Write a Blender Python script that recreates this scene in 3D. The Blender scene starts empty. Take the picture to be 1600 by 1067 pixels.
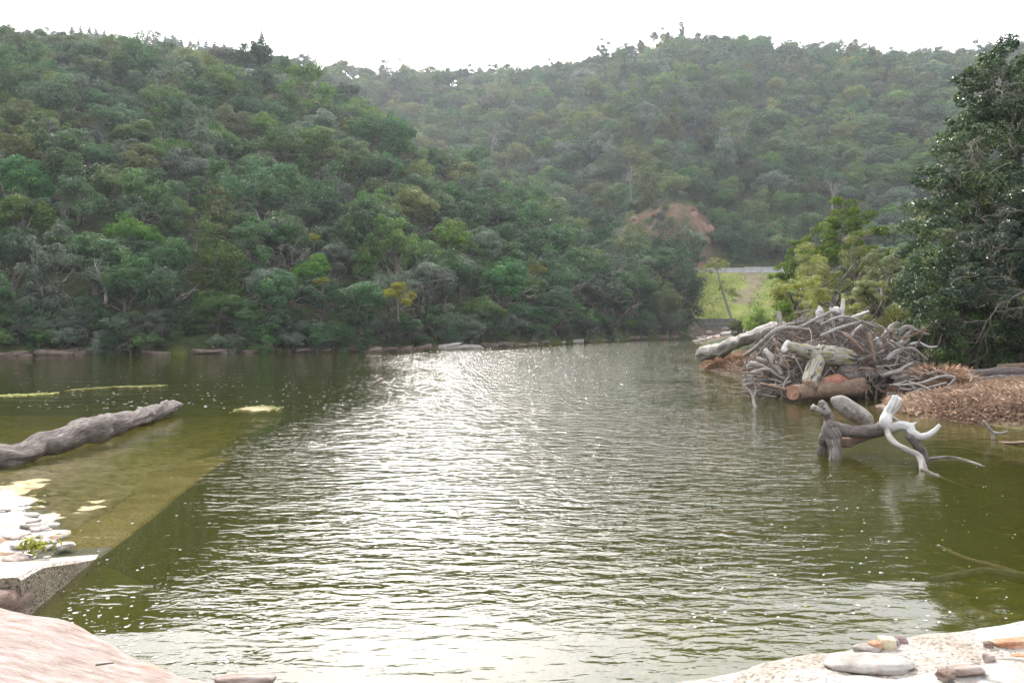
import bpy, math, random
import numpy as np
from mathutils import Vector, Matrix
R = math.radians
scene = bpy.context.scene
COL = scene.collection
F, HZ, CH = 1250.0, 505.0, 2.5          # focal length in photo pixels, horizon row, eye height over the water (m)

# ------------------------------------------------------------------ camera
cam = bpy.data.cameras.new('camera'); camo = bpy.data.objects.new('camera', cam); COL.objects.link(camo)
camo.location = (0, 0, CH); camo.rotation_euler = (R(90), 0, 0)
cam.lens = 36 * F / 1600; cam.sensor_width = 36; cam.shift_y = -(533.5 - HZ) / 1600
cam.clip_start = 0.05; cam.clip_end = 4000
scene.camera = camo
# ------------------------------------------------------------------ sky and sun (thin bright overcast, sun high beyond the valley)
SUN_AZ, SUN_EL = R(-8), R(38)
world = bpy.data.worlds.new('World'); scene.world = world; world.use_nodes = True
nt = world.node_tree; nt.nodes.clear()
sky = nt.nodes.new('ShaderNodeTexSky'); sky.sky_type = 'NISHITA'; sky.sun_disc = False
sky.sun_elevation = SUN_EL; sky.sun_rotation = SUN_AZ; sky.dust_density = 6; sky.air_density = 1.0; sky.ozone_density = 1
hs = nt.nodes.new('ShaderNodeHueSaturation'); hs.inputs['Saturation'].default_value = 0.3
mx = nt.nodes.new('ShaderNodeMixRGB'); mx.inputs[0].default_value = 0.42; mx.inputs[2].default_value = (9.3, 9.5, 10.2, 1)
bg = nt.nodes.new('ShaderNodeBackground'); bg.inputs[1].default_value = 0.15
wo = nt.nodes.new('ShaderNodeOutputWorld')
nt.links.new(sky.outputs[0], hs.inputs['Color']); nt.links.new(hs.outputs[0], mx.inputs[1])
nt.links.new(mx.outputs[0], bg.inputs[0]); nt.links.new(bg.outputs[0], wo.inputs[0])
sl = bpy.data.lights.new('sun', 'SUN'); sl.energy = 1.9; sl.angle = R(12); sl.color = (1, 0.95, 0.88)
so = bpy.data.objects.new('sun', sl); COL.objects.link(so)
sd = Vector((math.sin(SUN_AZ) * math.cos(SUN_EL), math.cos(SUN_AZ) * math.cos(SUN_EL), math.sin(SUN_EL)))
so.rotation_euler = sd.to_track_quat('Z', 'Y').to_euler(); so.location = (0, 0, 60)
vs = scene.view_settings; vs.view_transform = 'Standard'; vs.look = 'None'; vs.gamma = 1; vs.use_curve_mapping = False
vs.exposure = 1.42
scene.render.engine = 'CYCLES'
cy = scene.cycles; cy.max_bounces = 6; cy.diffuse_bounces = 2; cy.glossy_bounces = 2; cy.transmission_bounces = 4
cy.transparent_max_bounces = 10; cy.volume_bounces = 0; cy.use_denoising = True; cy.sample_clamp_indirect = 6
cy.caustics_reflective = False; cy.caustics_refractive = False

# ------------------------------------------------------------------ helpers
def W(px, py, Y):                       # photo pixel at a known depth
    return np.array([(px - 800) / F * Y, Y, CH + (HZ - py) / F * Y])
def G(px, py, z=0.0):                   # photo pixel on a known level
    Y = (CH - z) * F / (py - HZ)
    return np.array([(px - 800) / F * Y, Y, z])
def link(o, parent=None):
    COL.objects.link(o)
    if parent is not None: o.parent = parent
    return o
def tag(o, label=None, cat=None, group=None, kind=None):
    if label: o['label'] = label
    if cat: o['category'] = cat
    if group: o['group'] = group
    if kind: o['kind'] = kind
    return o
def empty(name, loc=(0, 0, 0), rz=0, s=1):
    o = bpy.data.objects.new(name, None); o.empty_display_size = 0.2
    o.location = loc; o.rotation_euler = (0, 0, rz); o.scale = (s, s, s); COL.objects.link(o); return o
def mesh_np(name, v, f, mats=(), smooth=False, uv=None, fattr=None, vattr=None, mi=None):
    me = bpy.data.meshes.new(name)
    v = np.asarray(v, dtype=np.float32)
    if isinstance(f, np.ndarray):
        k = f.shape[1]; n = f.shape[0]; tot = np.full(n, k, np.int32); idx = f.astype(np.int32).ravel()
    else:
        tot = np.array([len(q) for q in f], np.int32); n = len(f); idx = np.concatenate([np.asarray(q, np.int32) for q in f])
    me.vertices.add(len(v)); me.vertices.foreach_set('co', v.ravel())
    me.loops.add(len(idx)); me.loops.foreach_set('vertex_index', idx)
    me.polygons.add(n); st = np.zeros(n, np.int32); st[1:] = np.cumsum(tot)[:-1]
    me.polygons.foreach_set('loop_start', st); me.polygons.foreach_set('loop_total', tot)
    me.polygons.foreach_set('use_smooth', np.full(n, smooth))
    if mi is not None: me.polygons.foreach_set('material_index', np.asarray(mi, np.int32))
    if uv is not None:                  # per vertex uv
        l = me.uv_layers.new(name='UVMap'); l.data.foreach_set('uv', np.asarray(uv, np.float32)[idx].ravel())
    if fattr is not None:
        a = me.attributes.new('leafvar', 'FLOAT', 'FACE'); a.data.foreach_set('value', np.asarray(fattr, np.float32))
    if vattr is not None:
        for nm, val in vattr.items():
            a = me.attributes.new(nm, 'FLOAT', 'POINT'); a.data.foreach_set('value', np.asarray(val, np.float32))
    me.update(calc_edges=True)
    for m in mats: me.materials.append(m)
    return me
def obj(name, me, parent=None, loc=None):
    o = bpy.data.objects.new(name, me); link(o, parent)
    if loc is not None: o.location = loc
    return o

# ---- value noise
_rs = np.random.RandomState(7); _T = _rs.rand(64, 64, 64)
def vnoise(x, y, z=0.0):
    x, y, z = np.broadcast_arrays(np.asarray(x, float), np.asarray(y, float), np.asarray(z, float))
    xi, yi, zi = np.floor(x).astype(int), np.floor(y).astype(int), np.floor(z).astype(int)
    u, v, w = x - xi, y - yi, z - zi
    u, v, w = u * u * (3 - 2 * u), v * v * (3 - 2 * v), w * w * (3 - 2 * w)
    def t(a, b, c): return _T[(xi + a) & 63, (yi + b) & 63, (zi + c) & 63]
    c00 = t(0,0,0)*(1-u)+t(1,0,0)*u; c10 = t(0,1,0)*(1-u)+t(1,1,0)*u
    c01 = t(0,0,1)*(1-u)+t(1,0,1)*u; c11 = t(0,1,1)*(1-u)+t(1,1,1)*u
    return ((c00*(1-v)+c10*v)*(1-w) + (c01*(1-v)+c11*v)*w) * 2 - 1
def fbm(x, y, z=0.0, o=4):
    s, a = 0, 1.0
    for i in range(o):
        k = 2.03 ** i; s = s + a * vnoise(np.asarray(x)*k+11*i, np.asarray(y)*k+5*i, np.asarray(z)*k); a *= .5
    return s

# ---- tubes
def spline(pts, n):
    P = np.asarray(pts, float)
    if len(P) < 3:
        t = np.linspace(0, 1, n)[:, None]; return P[0]*(1-t)+P[-1]*t
    Q = np.vstack([2*P[0]-P[1], P, 2*P[-1]-P[-2]]); out = []
    for s in np.linspace(0, len(P)-1-1e-9, n):
        i = int(s); t = s-i; a, b, c, d = Q[i:i+4]
        out.append(.5*((2*b)+(c-a)*t+(2*a-5*b+4*c-d)*t*t+(3*b-a-3*c+d)*t**3))
    return np.array(out)
class Tubes:
    def __init__(s): s.v, s.f, s.uv, s.n, s.mi = [], [], [], 0, []
    def add(s, pts, rad, sides=8, n=None, rough=0.0, seed=0, caps=True, mi=0, flat=1.0):
        pts = np.asarray(pts, float)
        if n is None: n = len(pts)
        C = spline(pts, n) if n != len(pts) else pts
        rad = np.asarray(rad, float)
        r = np.interp(np.linspace(0, 1, n), np.linspace(0, 1, len(rad)), rad)
        T = np.gradient(C, axis=0); T /= np.linalg.norm(T, axis=1)[:, None] + 1e-9
        up = np.array([0, 0, 1.]) if abs(T[0][2]) < .9 else np.array([1., 0, 0])
        A = np.cross(T[0], up); A /= np.linalg.norm(A)
        L = np.concatenate([[0], np.cumsum(np.linalg.norm(np.diff(C, axis=0), axis=1))])
        ang = np.arange(sides)/sides*2*math.pi; ring = []
        for i in range(n):
            A = A - T[i]*np.dot(A, T[i]); A /= np.linalg.norm(A)+1e-9; B = np.cross(T[i], A)
            rr = np.full(sides, r[i])
            if rough:
                rr = rr*(1+rough*vnoise(np.cos(ang)*1.6+seed*3.1, np.sin(ang)*1.6+seed, L[i]/max(r.max(),.02)*.55)
                           +rough*.4*vnoise(np.cos(ang)*4+seed, np.sin(ang)*4, L[i]/max(r.max(),.02)*1.7)
                           +rough*.55*vnoise(np.cos(ang)*7+seed, np.sin(ang)*7, L[i]/max(r.max(),.02)*.16))
            ring.append(C[i]+np.cos(ang)[:, None]*A*rr[:, None]+np.sin(ang)[:, None]*B*(rr*flat)[:, None])
        if rough > .05 and n > 5:
            for i, sg in ((0, -1), (n-1, 1)):
                ring[i] = ring[i]+T[i]*sg*(r[i]*.5*vnoise(np.cos(ang)*2.2+seed*5.3, np.sin(ang)*2.2+seed, i))[:, None]
        b = s.n; s.v.append(np.vstack(ring)); s.n += n*sides
        u = np.abs(np.arange(sides)/sides*2-1)*math.pi*r.max()
        s.uv.append(np.stack([np.tile(u, n)+seed*.7, np.repeat(L, sides)], 1))
        for i in range(n-1):
            for k in range(sides):
                k2 = (k+1) % sides
                s.f.append((b+i*sides+k, b+i*sides+k2, b+(i+1)*sides+k2, b+(i+1)*sides+k)); s.mi.append(mi)
        if caps:
            s.f.append(tuple(b+k for k in range(sides-1, -1, -1))); s.f.append(tuple(b+(n-1)*sides+k for k in range(sides))); s.mi += [mi, mi]
        return C
    def mesh(s, name, mats, smooth=True, origin=None):
        v = np.vstack(s.v)
        if origin is not None: v = v-np.asarray(origin)
        me = mesh_np(name, v, s.f, mats, smooth, uv=np.vstack(s.uv), mi=s.mi)
        return me

# ---- rocks
def icosphere(sub):
    import bmesh
    bm = bmesh.new(); bmesh.ops.create_icosphere(bm, subdivisions=sub, radius=1)
    v = np.array([p.co[:] for p in bm.verts]); f = np.array([[q.index for q in p.verts] for p in bm.faces]); bm.free(); return v, f
ICO = {k: icosphere(k) for k in (1, 2, 3, 4)}
def rock_mesh(name, seed, mat, sub=3, box=.5, rough=.16, dims=(1, 1, 1), fr=1.3):
    v, f = ICO[sub]; v = v.copy()
    m = np.abs(v).max(axis=1)[:, None]; v = v*(1-box)+v/m*box*.8
    d = 1+rough*fbm(v[:, 0]*fr+seed*3.7, v[:, 1]*fr+seed, v[:, 2]*fr, 4)
    v = v*d[:, None]*np.asarray(dims)
    return mesh_np(name, v, f, [mat], smooth=sub >= 3)

# ------------------------------------------------------------------ materials
def newmat(name):
    m = bpy.data.materials.new(name); m.use_nodes = True; m.node_tree.nodes.clear(); return m, m.node_tree.nodes, m.node_tree.links
def rgba(c): return (c[0], c[1], c[2], 1)
def ramp(N, cols):
    r = N.new('ShaderNodeValToRGB'); e = r.color_ramp.elements
    while len(e) < len(cols): e.new(.5)
    for k, (p, c) in enumerate(cols): e[k].position = p; e[k].color = rgba(c)
    return r
def surf(name, cols, scale=4, stretch=(1, 1, 1), coord='Object', rough=.9, bump=.3, bdist=.02, bscale=None, detail=8, spec=.3, spots=None, cracks=None):
    m, N, L = newmat(name)
    tc = N.new('ShaderNodeTexCoord'); mp = N.new('ShaderNodeMapping'); mp.inputs['Scale'].default_value = stretch
    L.new(tc.outputs[coord], mp.inputs[0])
    n = N.new('ShaderNodeTexNoise'); n.inputs['Scale'].default_value = scale; n.inputs['Detail'].default_value = detail; n.inputs['Roughness'].default_value = .62
    L.new(mp.outputs[0], n.inputs[0])
    r = ramp(N, cols); L.new(n.outputs[0], r.inputs[0]); c = r.outputs[0]
    if spots:                            # (scale, threshold, colour)
        for sc_, th, sc_col in spots:
            n3 = N.new('ShaderNodeTexNoise'); n3.inputs['Scale'].default_value = sc_; n3.inputs['Detail'].default_value = 5
            L.new(mp.outputs[0] if coord == 'UV' else tc.outputs[coord], n3.inputs[0])
            r3 = ramp(N, [(th, (0, 0, 0)), (min(th+.09, 1), (1, 1, 1))]); L.new(n3.outputs[0], r3.inputs[0])
            mxx = N.new('ShaderNodeMixRGB'); mxx.inputs[2].default_value = rgba(sc_col)
            L.new(r3.outputs[0], mxx.inputs[0]); L.new(c, mxx.inputs[1]); c = mxx.outputs[0]
    n2 = N.new('ShaderNodeTexNoise'); n2.inputs['Scale'].default_value = bscale or scale*4; n2.inputs['Detail'].default_value = 8; n2.inputs['Roughness'].default_value = .7
    L.new(mp.outputs[0], n2.inputs[0])
    h = n2.outputs[0]
    if cracks:
        vo = N.new('ShaderNodeTexVoronoi'); vo.feature = 'DISTANCE_TO_EDGE'; vo.inputs['Scale'].default_value = cracks
        nz = N.new('ShaderNodeMixRGB'); nz.blend_type = 'ADD'; nz.inputs[0].default_value = .25
        L.new(tc.outputs[coord], nz.inputs[1]); L.new(n.outputs[1], nz.inputs[2]); L.new(nz.outputs[0], vo.inputs[0])
        rc = ramp(N, [(.0, (0, 0, 0)), (.05, (1, 1, 1))]); L.new(vo.outputs[0], rc.inputs[0])
        mu = N.new('ShaderNodeMath'); mu.operation = 'MULTIPLY'; L.new(h, mu.inputs[0]); L.new(rc.outputs[0], mu.inputs[1]); h = mu.outputs[0]
        mcr = N.new('ShaderNodeMixRGB'); mcr.blend_type = 'MULTIPLY'; mcr.inputs[0].default_value = .55
        L.new(c, mcr.inputs[1]); L.new(rc.outputs[0], mcr.inputs[2]); c = mcr.outputs[0]
    b = N.new('ShaderNodeBump'); b.inputs['Strength'].default_value = bump; b.inputs['Distance'].default_value = bdist; L.new(h, b.inputs['Height'])
    p = N.new('ShaderNodeBsdfPrincipled'); p.inputs['Roughness'].default_value = rough; p.inputs['Specular IOR Level'].default_value = spec
    L.new(c, p.inputs['Base Color']); L.new(b.outputs[0], p.inputs['Normal'])
    o = N.new('ShaderNodeOutputMaterial'); L.new(p.outputs[0], o.inputs[0]); return m
def leafmat(name, a, b, c2=None, rough=.55, trans=.3, hue=.12):
    """leaf colour runs a..b from leaf to leaf, and shifts a little from tree to tree"""
    m, N, L = newmat(name)
    at = N.new('ShaderNodeAttribute'); at.attribute_name = 'leafvar'
    oi = N.new('ShaderNodeObjectInfo')
    cols = [(0, a), (.8, b)] + ([(1, c2)] if c2 else [(1, b)])
    r = ramp(N, cols); L.new(at.outputs['Fac'], r.inputs[0])
    hsv = N.new('ShaderNodeHueSaturation')
    def mr(lo, hi, mulby):
        w = N.new('ShaderNodeTexWhiteNoise'); w.noise_dimensions = '1D'
        mm = N.new('ShaderNodeMath'); mm.operation = 'MULTIPLY'; mm.inputs[1].default_value = mulby; L.new(oi.outputs['Random'], mm.inputs[0]); L.new(mm.outputs[0], w.inputs['W'])
        k = N.new('ShaderNodeMapRange'); k.inputs['To Min'].default_value = lo; k.inputs['To Max'].default_value = hi; L.new(w.outputs['Value'], k.inputs['Value']); return k.outputs[0]
    L.new(mr(.5-hue*.14, .5+hue*.12, 17.3), hsv.inputs['Hue']); L.new(mr(.85, 1.25, 91.7), hsv.inputs['Saturation']); L.new(mr(.6, 1.45, 47.1), hsv.inputs['Value'])
    L.new(r.outputs[0], hsv.inputs['Color'])
    p = N.new('ShaderNodeBsdfPrincipled'); p.inputs['Roughness'].default_value = rough; p.inputs['Specular IOR Level'].default_value = .35
    L.new(hsv.outputs[0], p.inputs['Base Color'])
    t = N.new('ShaderNodeBsdfTranslucent'); L.new(hsv.outputs[0], t.inputs[0])
    mxs = N.new('ShaderNodeMixShader'); mxs.inputs[0].default_value = trans; L.new(p.outputs[0], mxs.inputs[1]); L.new(t.outputs[0], mxs.inputs[2])
    o = N.new('ShaderNodeOutputMaterial'); L.new(mxs.outputs[0], o.inputs[0]); return m
M = {}
M['leaf_dark'] = leafmat('leaf_dark', (.022, .056, .024), (.06, .125, .045), (.13, .20, .07))
M['leaf_mid'] = leafmat('leaf_mid', (.036, .082, .022), (.095, .165, .042), (.18, .24, .07))
M['leaf_grey'] = leafmat('leaf_grey', (.06, .085, .055), (.13, .17, .11), (.22, .25, .18))
M['leaf_olive'] = leafmat('leaf_olive', (.055, .085, .022), (.13, .165, .05), (.21, .22, .07))
M['leaf_yellow'] = leafmat('leaf_yellow', (.12, .14, .02), (.26, .25, .04), (.34, .30, .06), hue=.03)
M['leaf_bright'] = leafmat('leaf_bright', (.07, .12, .022), (.19, .27, .055), (.32, .37, .11), hue=.03, trans=.4)
M['leaf_feather'] = leafmat('leaf_feather', (.10, .125, .03), (.23, .25, .075), (.32, .31, .12), hue=.03, trans=.45)
M['leaf_gloss'] = leafmat('leaf_gloss', (.022, .05, .018), (.065, .11, .036), (.24, .28, .08), rough=.38, trans=.22, hue=.05)
M['leaf_glossgrey'] = leafmat('leaf_glossgrey', (.03, .055, .035), (.075, .105, .07), (.17, .19, .06), rough=.36, trans=.2, hue=.05)
M['leaf_white'] = leafmat('leaf_white', (.10, .12, .09), (.42, .42, .42), (.6, .6, .6), hue=.02)
M['leaf_pale'] = leafmat('leaf_pale', (.06, .09, .03), (.16, .19, .07), (.42, .42, .2), hue=.03)
M['conifer'] = leafmat('conifer', (.02, .035, .025), (.045, .07, .045), (.06, .08, .05))
M['bark'] = surf('bark', [(.3, (.06, .05, .04)), (.55, (.16, .14, .115)), (.75, (.27, .25, .215))], 6, (1, 1, .3), rough=.95, bdist=.05)
M['bark_pale'] = surf('bark_pale', [(.3, (.12, .11, .095)), (.6, (.22, .205, .18)), (.8, (.34, .32, .285))], 6, (1, 1, .3), rough=.95)
M['drift'] = surf('drift', [(.3, (.10, .085, .072)), (.48, (.27, .245, .22)), (.62, (.40, .375, .345)), (.78, (.54, .52, .485))], 3, (9, .8, 1), 'UV', rough=.9, bump=.9, bdist=.03, spots=[(3, .58, (.13, .095, .07))])
M['drift_pit'] = surf('drift_pit', [(.3, (.12, .10, .085)), (.48, (.24, .215, .19)), (.7, (.38, .355, .325))], 7, (1, 1, 1), rough=.92, bump=1, bdist=.03, bscale=16, spots=[(9, .64, (.07, .055, .045))])
M['drift_dark'] = surf('drift_dark', [(.3, (.045, .036, .032)), (.5, (.13, .108, .096)), (.75, (.28, .25, .23))], 4, (7, 1, 1), 'UV', rough=.92, bump=.8, bdist=.02, spots=[(2.2, .64, (.33, .31, .29))])
M['drift_brown'] = surf('drift_brown', [(.3, (.07, .045, .03)), (.5, (.18, .12, .085)), (.75, (.33, .25, .19))], 5, (6, 1, 1), 'UV', rough=.92, bump=.6, bdist=.015)
M['drift_white'] = surf('drift_white', [(.28, (.22, .205, .19)), (.45, (.40, .385, .365)), (.65, (.52, .505, .485))], 3, (8, 1, 1), 'UV', rough=.88, bump=.7, bdist=.015, spots=[(2.6, .62, (.2, .17, .145))])
M['drift_moss'] = surf('drift_moss', [(.3, (.13, .115, .085)), (.5, (.30, .28, .235)), (.75, (.46, .44, .39))], 2.4, (4, 1, 1), 'UV', rough=.9, bump=.9, bdist=.03, spots=[(2.4, .54, (.22, .19, .06)), (1.9, .53, (.06, .058, .045))])
M['drift_red'] = surf('drift_red', [(.3, (.10, .045, .03)), (.5, (.30, .13, .085)), (.75, (.44, .25, .19))], 4, (5, 1, 1), 'UV', rough=.9, bump=.7, bdist=.02, spots=[(1.6, .6, (.08, .055, .045))])
M['cutwood'] = surf('cutwood', [(.3, (.26, .17, .11)), (.55, (.42, .31, .21)), (.8, (.5, .4, .3))], 9, rough=.9, bump=.3, bdist=.01)
M['cutred'] = surf('cutred', [(.3, (.16, .08, .05)), (.55, (.30, .17, .11)), (.8, (.38, .25, .18))], 9, rough=.9, bump=.3, bdist=.01)
M['drygrass'] = leafmat('drygrass', (.11, .065, .04), (.29, .185, .12), (.47, .36, .25), rough=.9, trans=.2, hue=.02)
M['drygrass_soil'] = surf('drygrass_soil', [(.3, (.12, .075, .05)), (.55, (.26, .175, .115)), (.8, (.37, .27, .18))], 12, rough=1, bump=.8, bdist=.04)
M['grass'] = leafmat('grass', (.11, .16, .03), (.24, .28, .06), (.34, .33, .11), rough=.8, trans=.3, hue=.04)
M['rock_pink'] = surf('rock_pink', [(.3, (.22, .155, .125)), (.46, (.36, .28, .24)), (.62, (.44, .375, .345)), (.75, (.42, .35, .315))], 5.0, (1.0, 5.0, 2), rough=.85, bump=1, bdist=.02, bscale=22, spots=[(1.3, .6, (.40, .265, .18)), (30, .64, (.24, .18, .15)), (3.1, .66, (.30, .2, .15))])
M['rock_pale'] = surf('rock_pale', [(.3, (.2, .17, .14)), (.5, (.33, .305, .275)), (.72, (.43, .405, .38))], 5, rough=.9, bump=.7, bdist=.02, bscale=22, spots=[(3, .62, (.25, .16, .10))])
M['rock_crust'] = surf('rock_crust', [(.3, (.24, .205, .17)), (.48, (.38, .355, .32)), (.7, (.47, .455, .43))], 4, rough=.9, bump=.9, bdist=.03, bscale=12, spots=[(2.1, .6, (.22, .14, .09))], cracks=1.6)
M['rock_brown'] = surf('rock_brown', [(.3, (.09, .06, .045)), (.5, (.2, .14, .11)), (.75, (.32, .25, .21))], 5, (1, 1, 2.5), rough=.9, bump=.9, bdist=.04, bscale=9)
M['rock_bank'] = surf('rock_bank', [(.3, (.05, .04, .03)), (.52, (.14, .105, .08)), (.78, (.27, .215, .17))], 1.2, (1, 1, 3), rough=.9, bump=1, bdist=.06, bscale=5)
M['rock_orange'] = surf('rock_orange', [(.3, (.25, .10, .05)), (.55, (.42, .23, .14)), (.8, (.5, .38, .3))], 12, rough=.85, bump=.4, bdist=.01)
M['rock_ochre'] = surf('rock_ochre', [(.3, (.3, .2, .08)), (.5, (.5, .44, .3)), (.8, (.56, .53, .46))], 16, rough=.85, bump=.4, bdist=.01)
M['rock_mauve'] = surf('rock_mauve', [(.3, (.14, .09, .09)), (.55, (.24, .17, .17)), (.8, (.33, .27, .26))], 14, rough=.85, bump=.4, bdist=.01)
M['rock_grey'] = surf('rock_grey', [(.3, (.14, .125, .105)), (.55, (.25, .225, .19)), (.8, (.36, .33, .29))], 12, rough=.85, bump=.4, bdist=.01)
def concrete(name, base, grit):
    m, N, L = newmat(name)
    tc = N.new('ShaderNodeTexCoord'); vo = N.new('ShaderNodeTexVoronoi'); vo.inputs['Scale'].default_value = 48; L.new(tc.outputs['Object'], vo.inputs[0])
    bw = N.new('ShaderNodeSeparateColor'); L.new(vo.outputs['Color'], bw.inputs[0])
    r = ramp(N, [(.0, grit), (.45, base), (.8, base), (1, tuple(min(1, q*1.35) for q in base))]); L.new(bw.outputs[0], r.inputs[0])
    n = N.new('ShaderNodeTexNoise'); n.inputs['Scale'].default_value = 1.7; n.inputs['Detail'].default_value = 7; L.new(tc.outputs['Object'], n.inputs[0])
    r2 = ramp(N, [(.35, (.68, .63, .56)), (.6, (1, 1, 1))]); L.new(n.outputs[0], r2.inputs[0])
    mm = N.new('ShaderNodeMixRGB'); mm.blend_type = 'MULTIPLY'; mm.inputs[0].default_value = 1; L.new(r.outputs[0], mm.inputs[1]); L.new(r2.outputs[0], mm.inputs[2])
    b = N.new('ShaderNodeBump'); b.inputs['Strength'].default_value = .7; b.inputs['Distance'].default_value = .012; L.new(vo.outputs['Distance'], b.inputs['Height']); b.invert = True
    p = N.new('ShaderNodeBsdfPrincipled'); p.inputs['Roughness'].default_value = .9; p.inputs['Specular IOR Level'].default_value = .25
    L.new(mm.outputs[0], p.inputs['Base Color']); L.new(b.outputs[0], p.inputs['Normal'])
    o = N.new('ShaderNodeOutputMaterial'); L.new(p.outputs[0], o.inputs[0]); return m
M['concrete'] = concrete('concrete', (.40, .375, .345), (.2, .17, .15))
M['concrete_raw'] = concrete('concrete_raw', (.22, .19, .14), (.07, .055, .04))
M['concrete_road'] = surf('concrete_road', [(.3, (.24, .235, .23)), (.7, (.4, .39, .385))], 1.5, rough=.9, bump=.2)
M['wall_grey'] = surf('wall_grey', [(.3, (.07, .065, .06)), (.7, (.16, .15, .14))], 1.2, (1, 1, 4), rough=.9, bump=.6, bdist=.1)
M['asphalt'] = surf('asphalt', [(.3, (.045, .045, .047)), (.7, (.065, .065, .067))], 6, rough=.9)
M['red_cliff'] = surf('red_cliff', [(.3, (.07, .045, .03)), (.48, (.17, .10, .07)), (.62, (.24, .145, .105)), (.8, (.28, .2, .16))], .35, (1.4, 1.4, .6), rough=.95, bump=1, bdist=.5, bscale=.8)
M['weed'] = leafmat('weed', (.14, .15, .03), (.27, .28, .07), (.34, .33, .12), rough=.8, hue=.02)
M['foam'] = surf('foam', [(.3, (.6, .6, .6)), (.7, (.8, .8, .8))], 20, rough=.7, bump=0)
M['leaf_float'] = surf('leaf_float', [(.3, (.2, .16, .03)), (.7, (.42, .4, .06))], 2, rough=.6, bump=0)

# ------------------------------------------------------------------ the lie of the land
RIVER = np.array([(40, 8), (9, 7.4), (3.8, 5.6), (.8, 4.4), (-1.3, 3.6), (-3.4, 4.4), (-4.1, 6.4), (-4.6, 8.6), (-6.4, 9.9), (-7.9, 11.4), (-14, 14), (-30, 18), (-75, 24), (-82, 52),
                  (-40, 62), (-26, 66), (-11.7, 73), (0, 88), (10, 106), (20, 125), (33, 142), (36, 140), (30, 122), (21, 88), (14, 54), (11.5, 40), (10.2, 31.5), (11.4, 28.4), (13.2, 25.8), (12.7, 23.6), (11.3, 21.8), (11.9, 19), (13.4, 17), (16, 15.2), (24, 13), (40, 11)], float)
def sdf(x, y, P):
    """signed distance to a polygon, negative inside"""
    x = np.asarray(x, float); y = np.asarray(y, float)
    d = np.full(x.shape, 1e18); ins = np.zeros(x.shape, bool); n = len(P)
    for i in range(n):
        ax, ay = P[i]; bx, by = P[(i+1) % n]; ex, ey = bx-ax, by-ay
        t = np.clip(((x-ax)*ex+(y-ay)*ey)/(ex*ex+ey*ey), 0, 1)
        d = np.minimum(d, (x-ax-t*ex)**2+(y-ay-t*ey)**2)
        c = ((ay > y) != (by > y)) & (x < (bx-ax)*(y-ay)/(by-ay+1e-12)+ax); ins ^= c
    d = np.sqrt(d); return np.where(ins, -d, d)
LS = np.array([(-900, 30), (0, 40), (80, 48), (190, 60), (250, 70), (300, 85), (400, 101), (430, 114), (500, 140), (560, 165), (610, 188), (640, 214), (700, 240), (750, 262), (800, 290), (870, 320), (950, 350), (1000, 372), (1050, 400), (1085, 430), (1105, 478), (1130, 505)], float)
LA = (LS[:, 0]-800)/F; LE = (HZ-LS[:, 1])/F
BA = np.array([-1.4, -.64, -.39, -.16, 0, .094, .16, .232, .3]); BY = np.array([66, 62, 66, 73, 88, 106, 125, 143, 150.])
RA = np.array([-1.4, -.64, -.3, -.04, .08, .16, .24, .3]); RY = np.array([200, 185, 192, 176, 168, 165, 163, 160.])
FS = np.array([(-900, 40), (100, 45), (200, 62), (340, 74), (410, 80), (500, 92), (600, 108), (740, 110), (800, 102), (870, 92), (940, 78), (1000, 66), (1060, 52), (1180, 52), (1300, 70), (1400, 78), (1500, 80), (1600, 62), (2200, 40)], float)
FA = (FS[:, 0]-800)/F; FE = (HZ-FS[:, 1])/F
FRA = np.array([-1.4, -.5, -.1, .2, .5, .8, 1.4]); FRY = np.array([400, 420, 470, 420, 400, 360, 340.])
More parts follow.
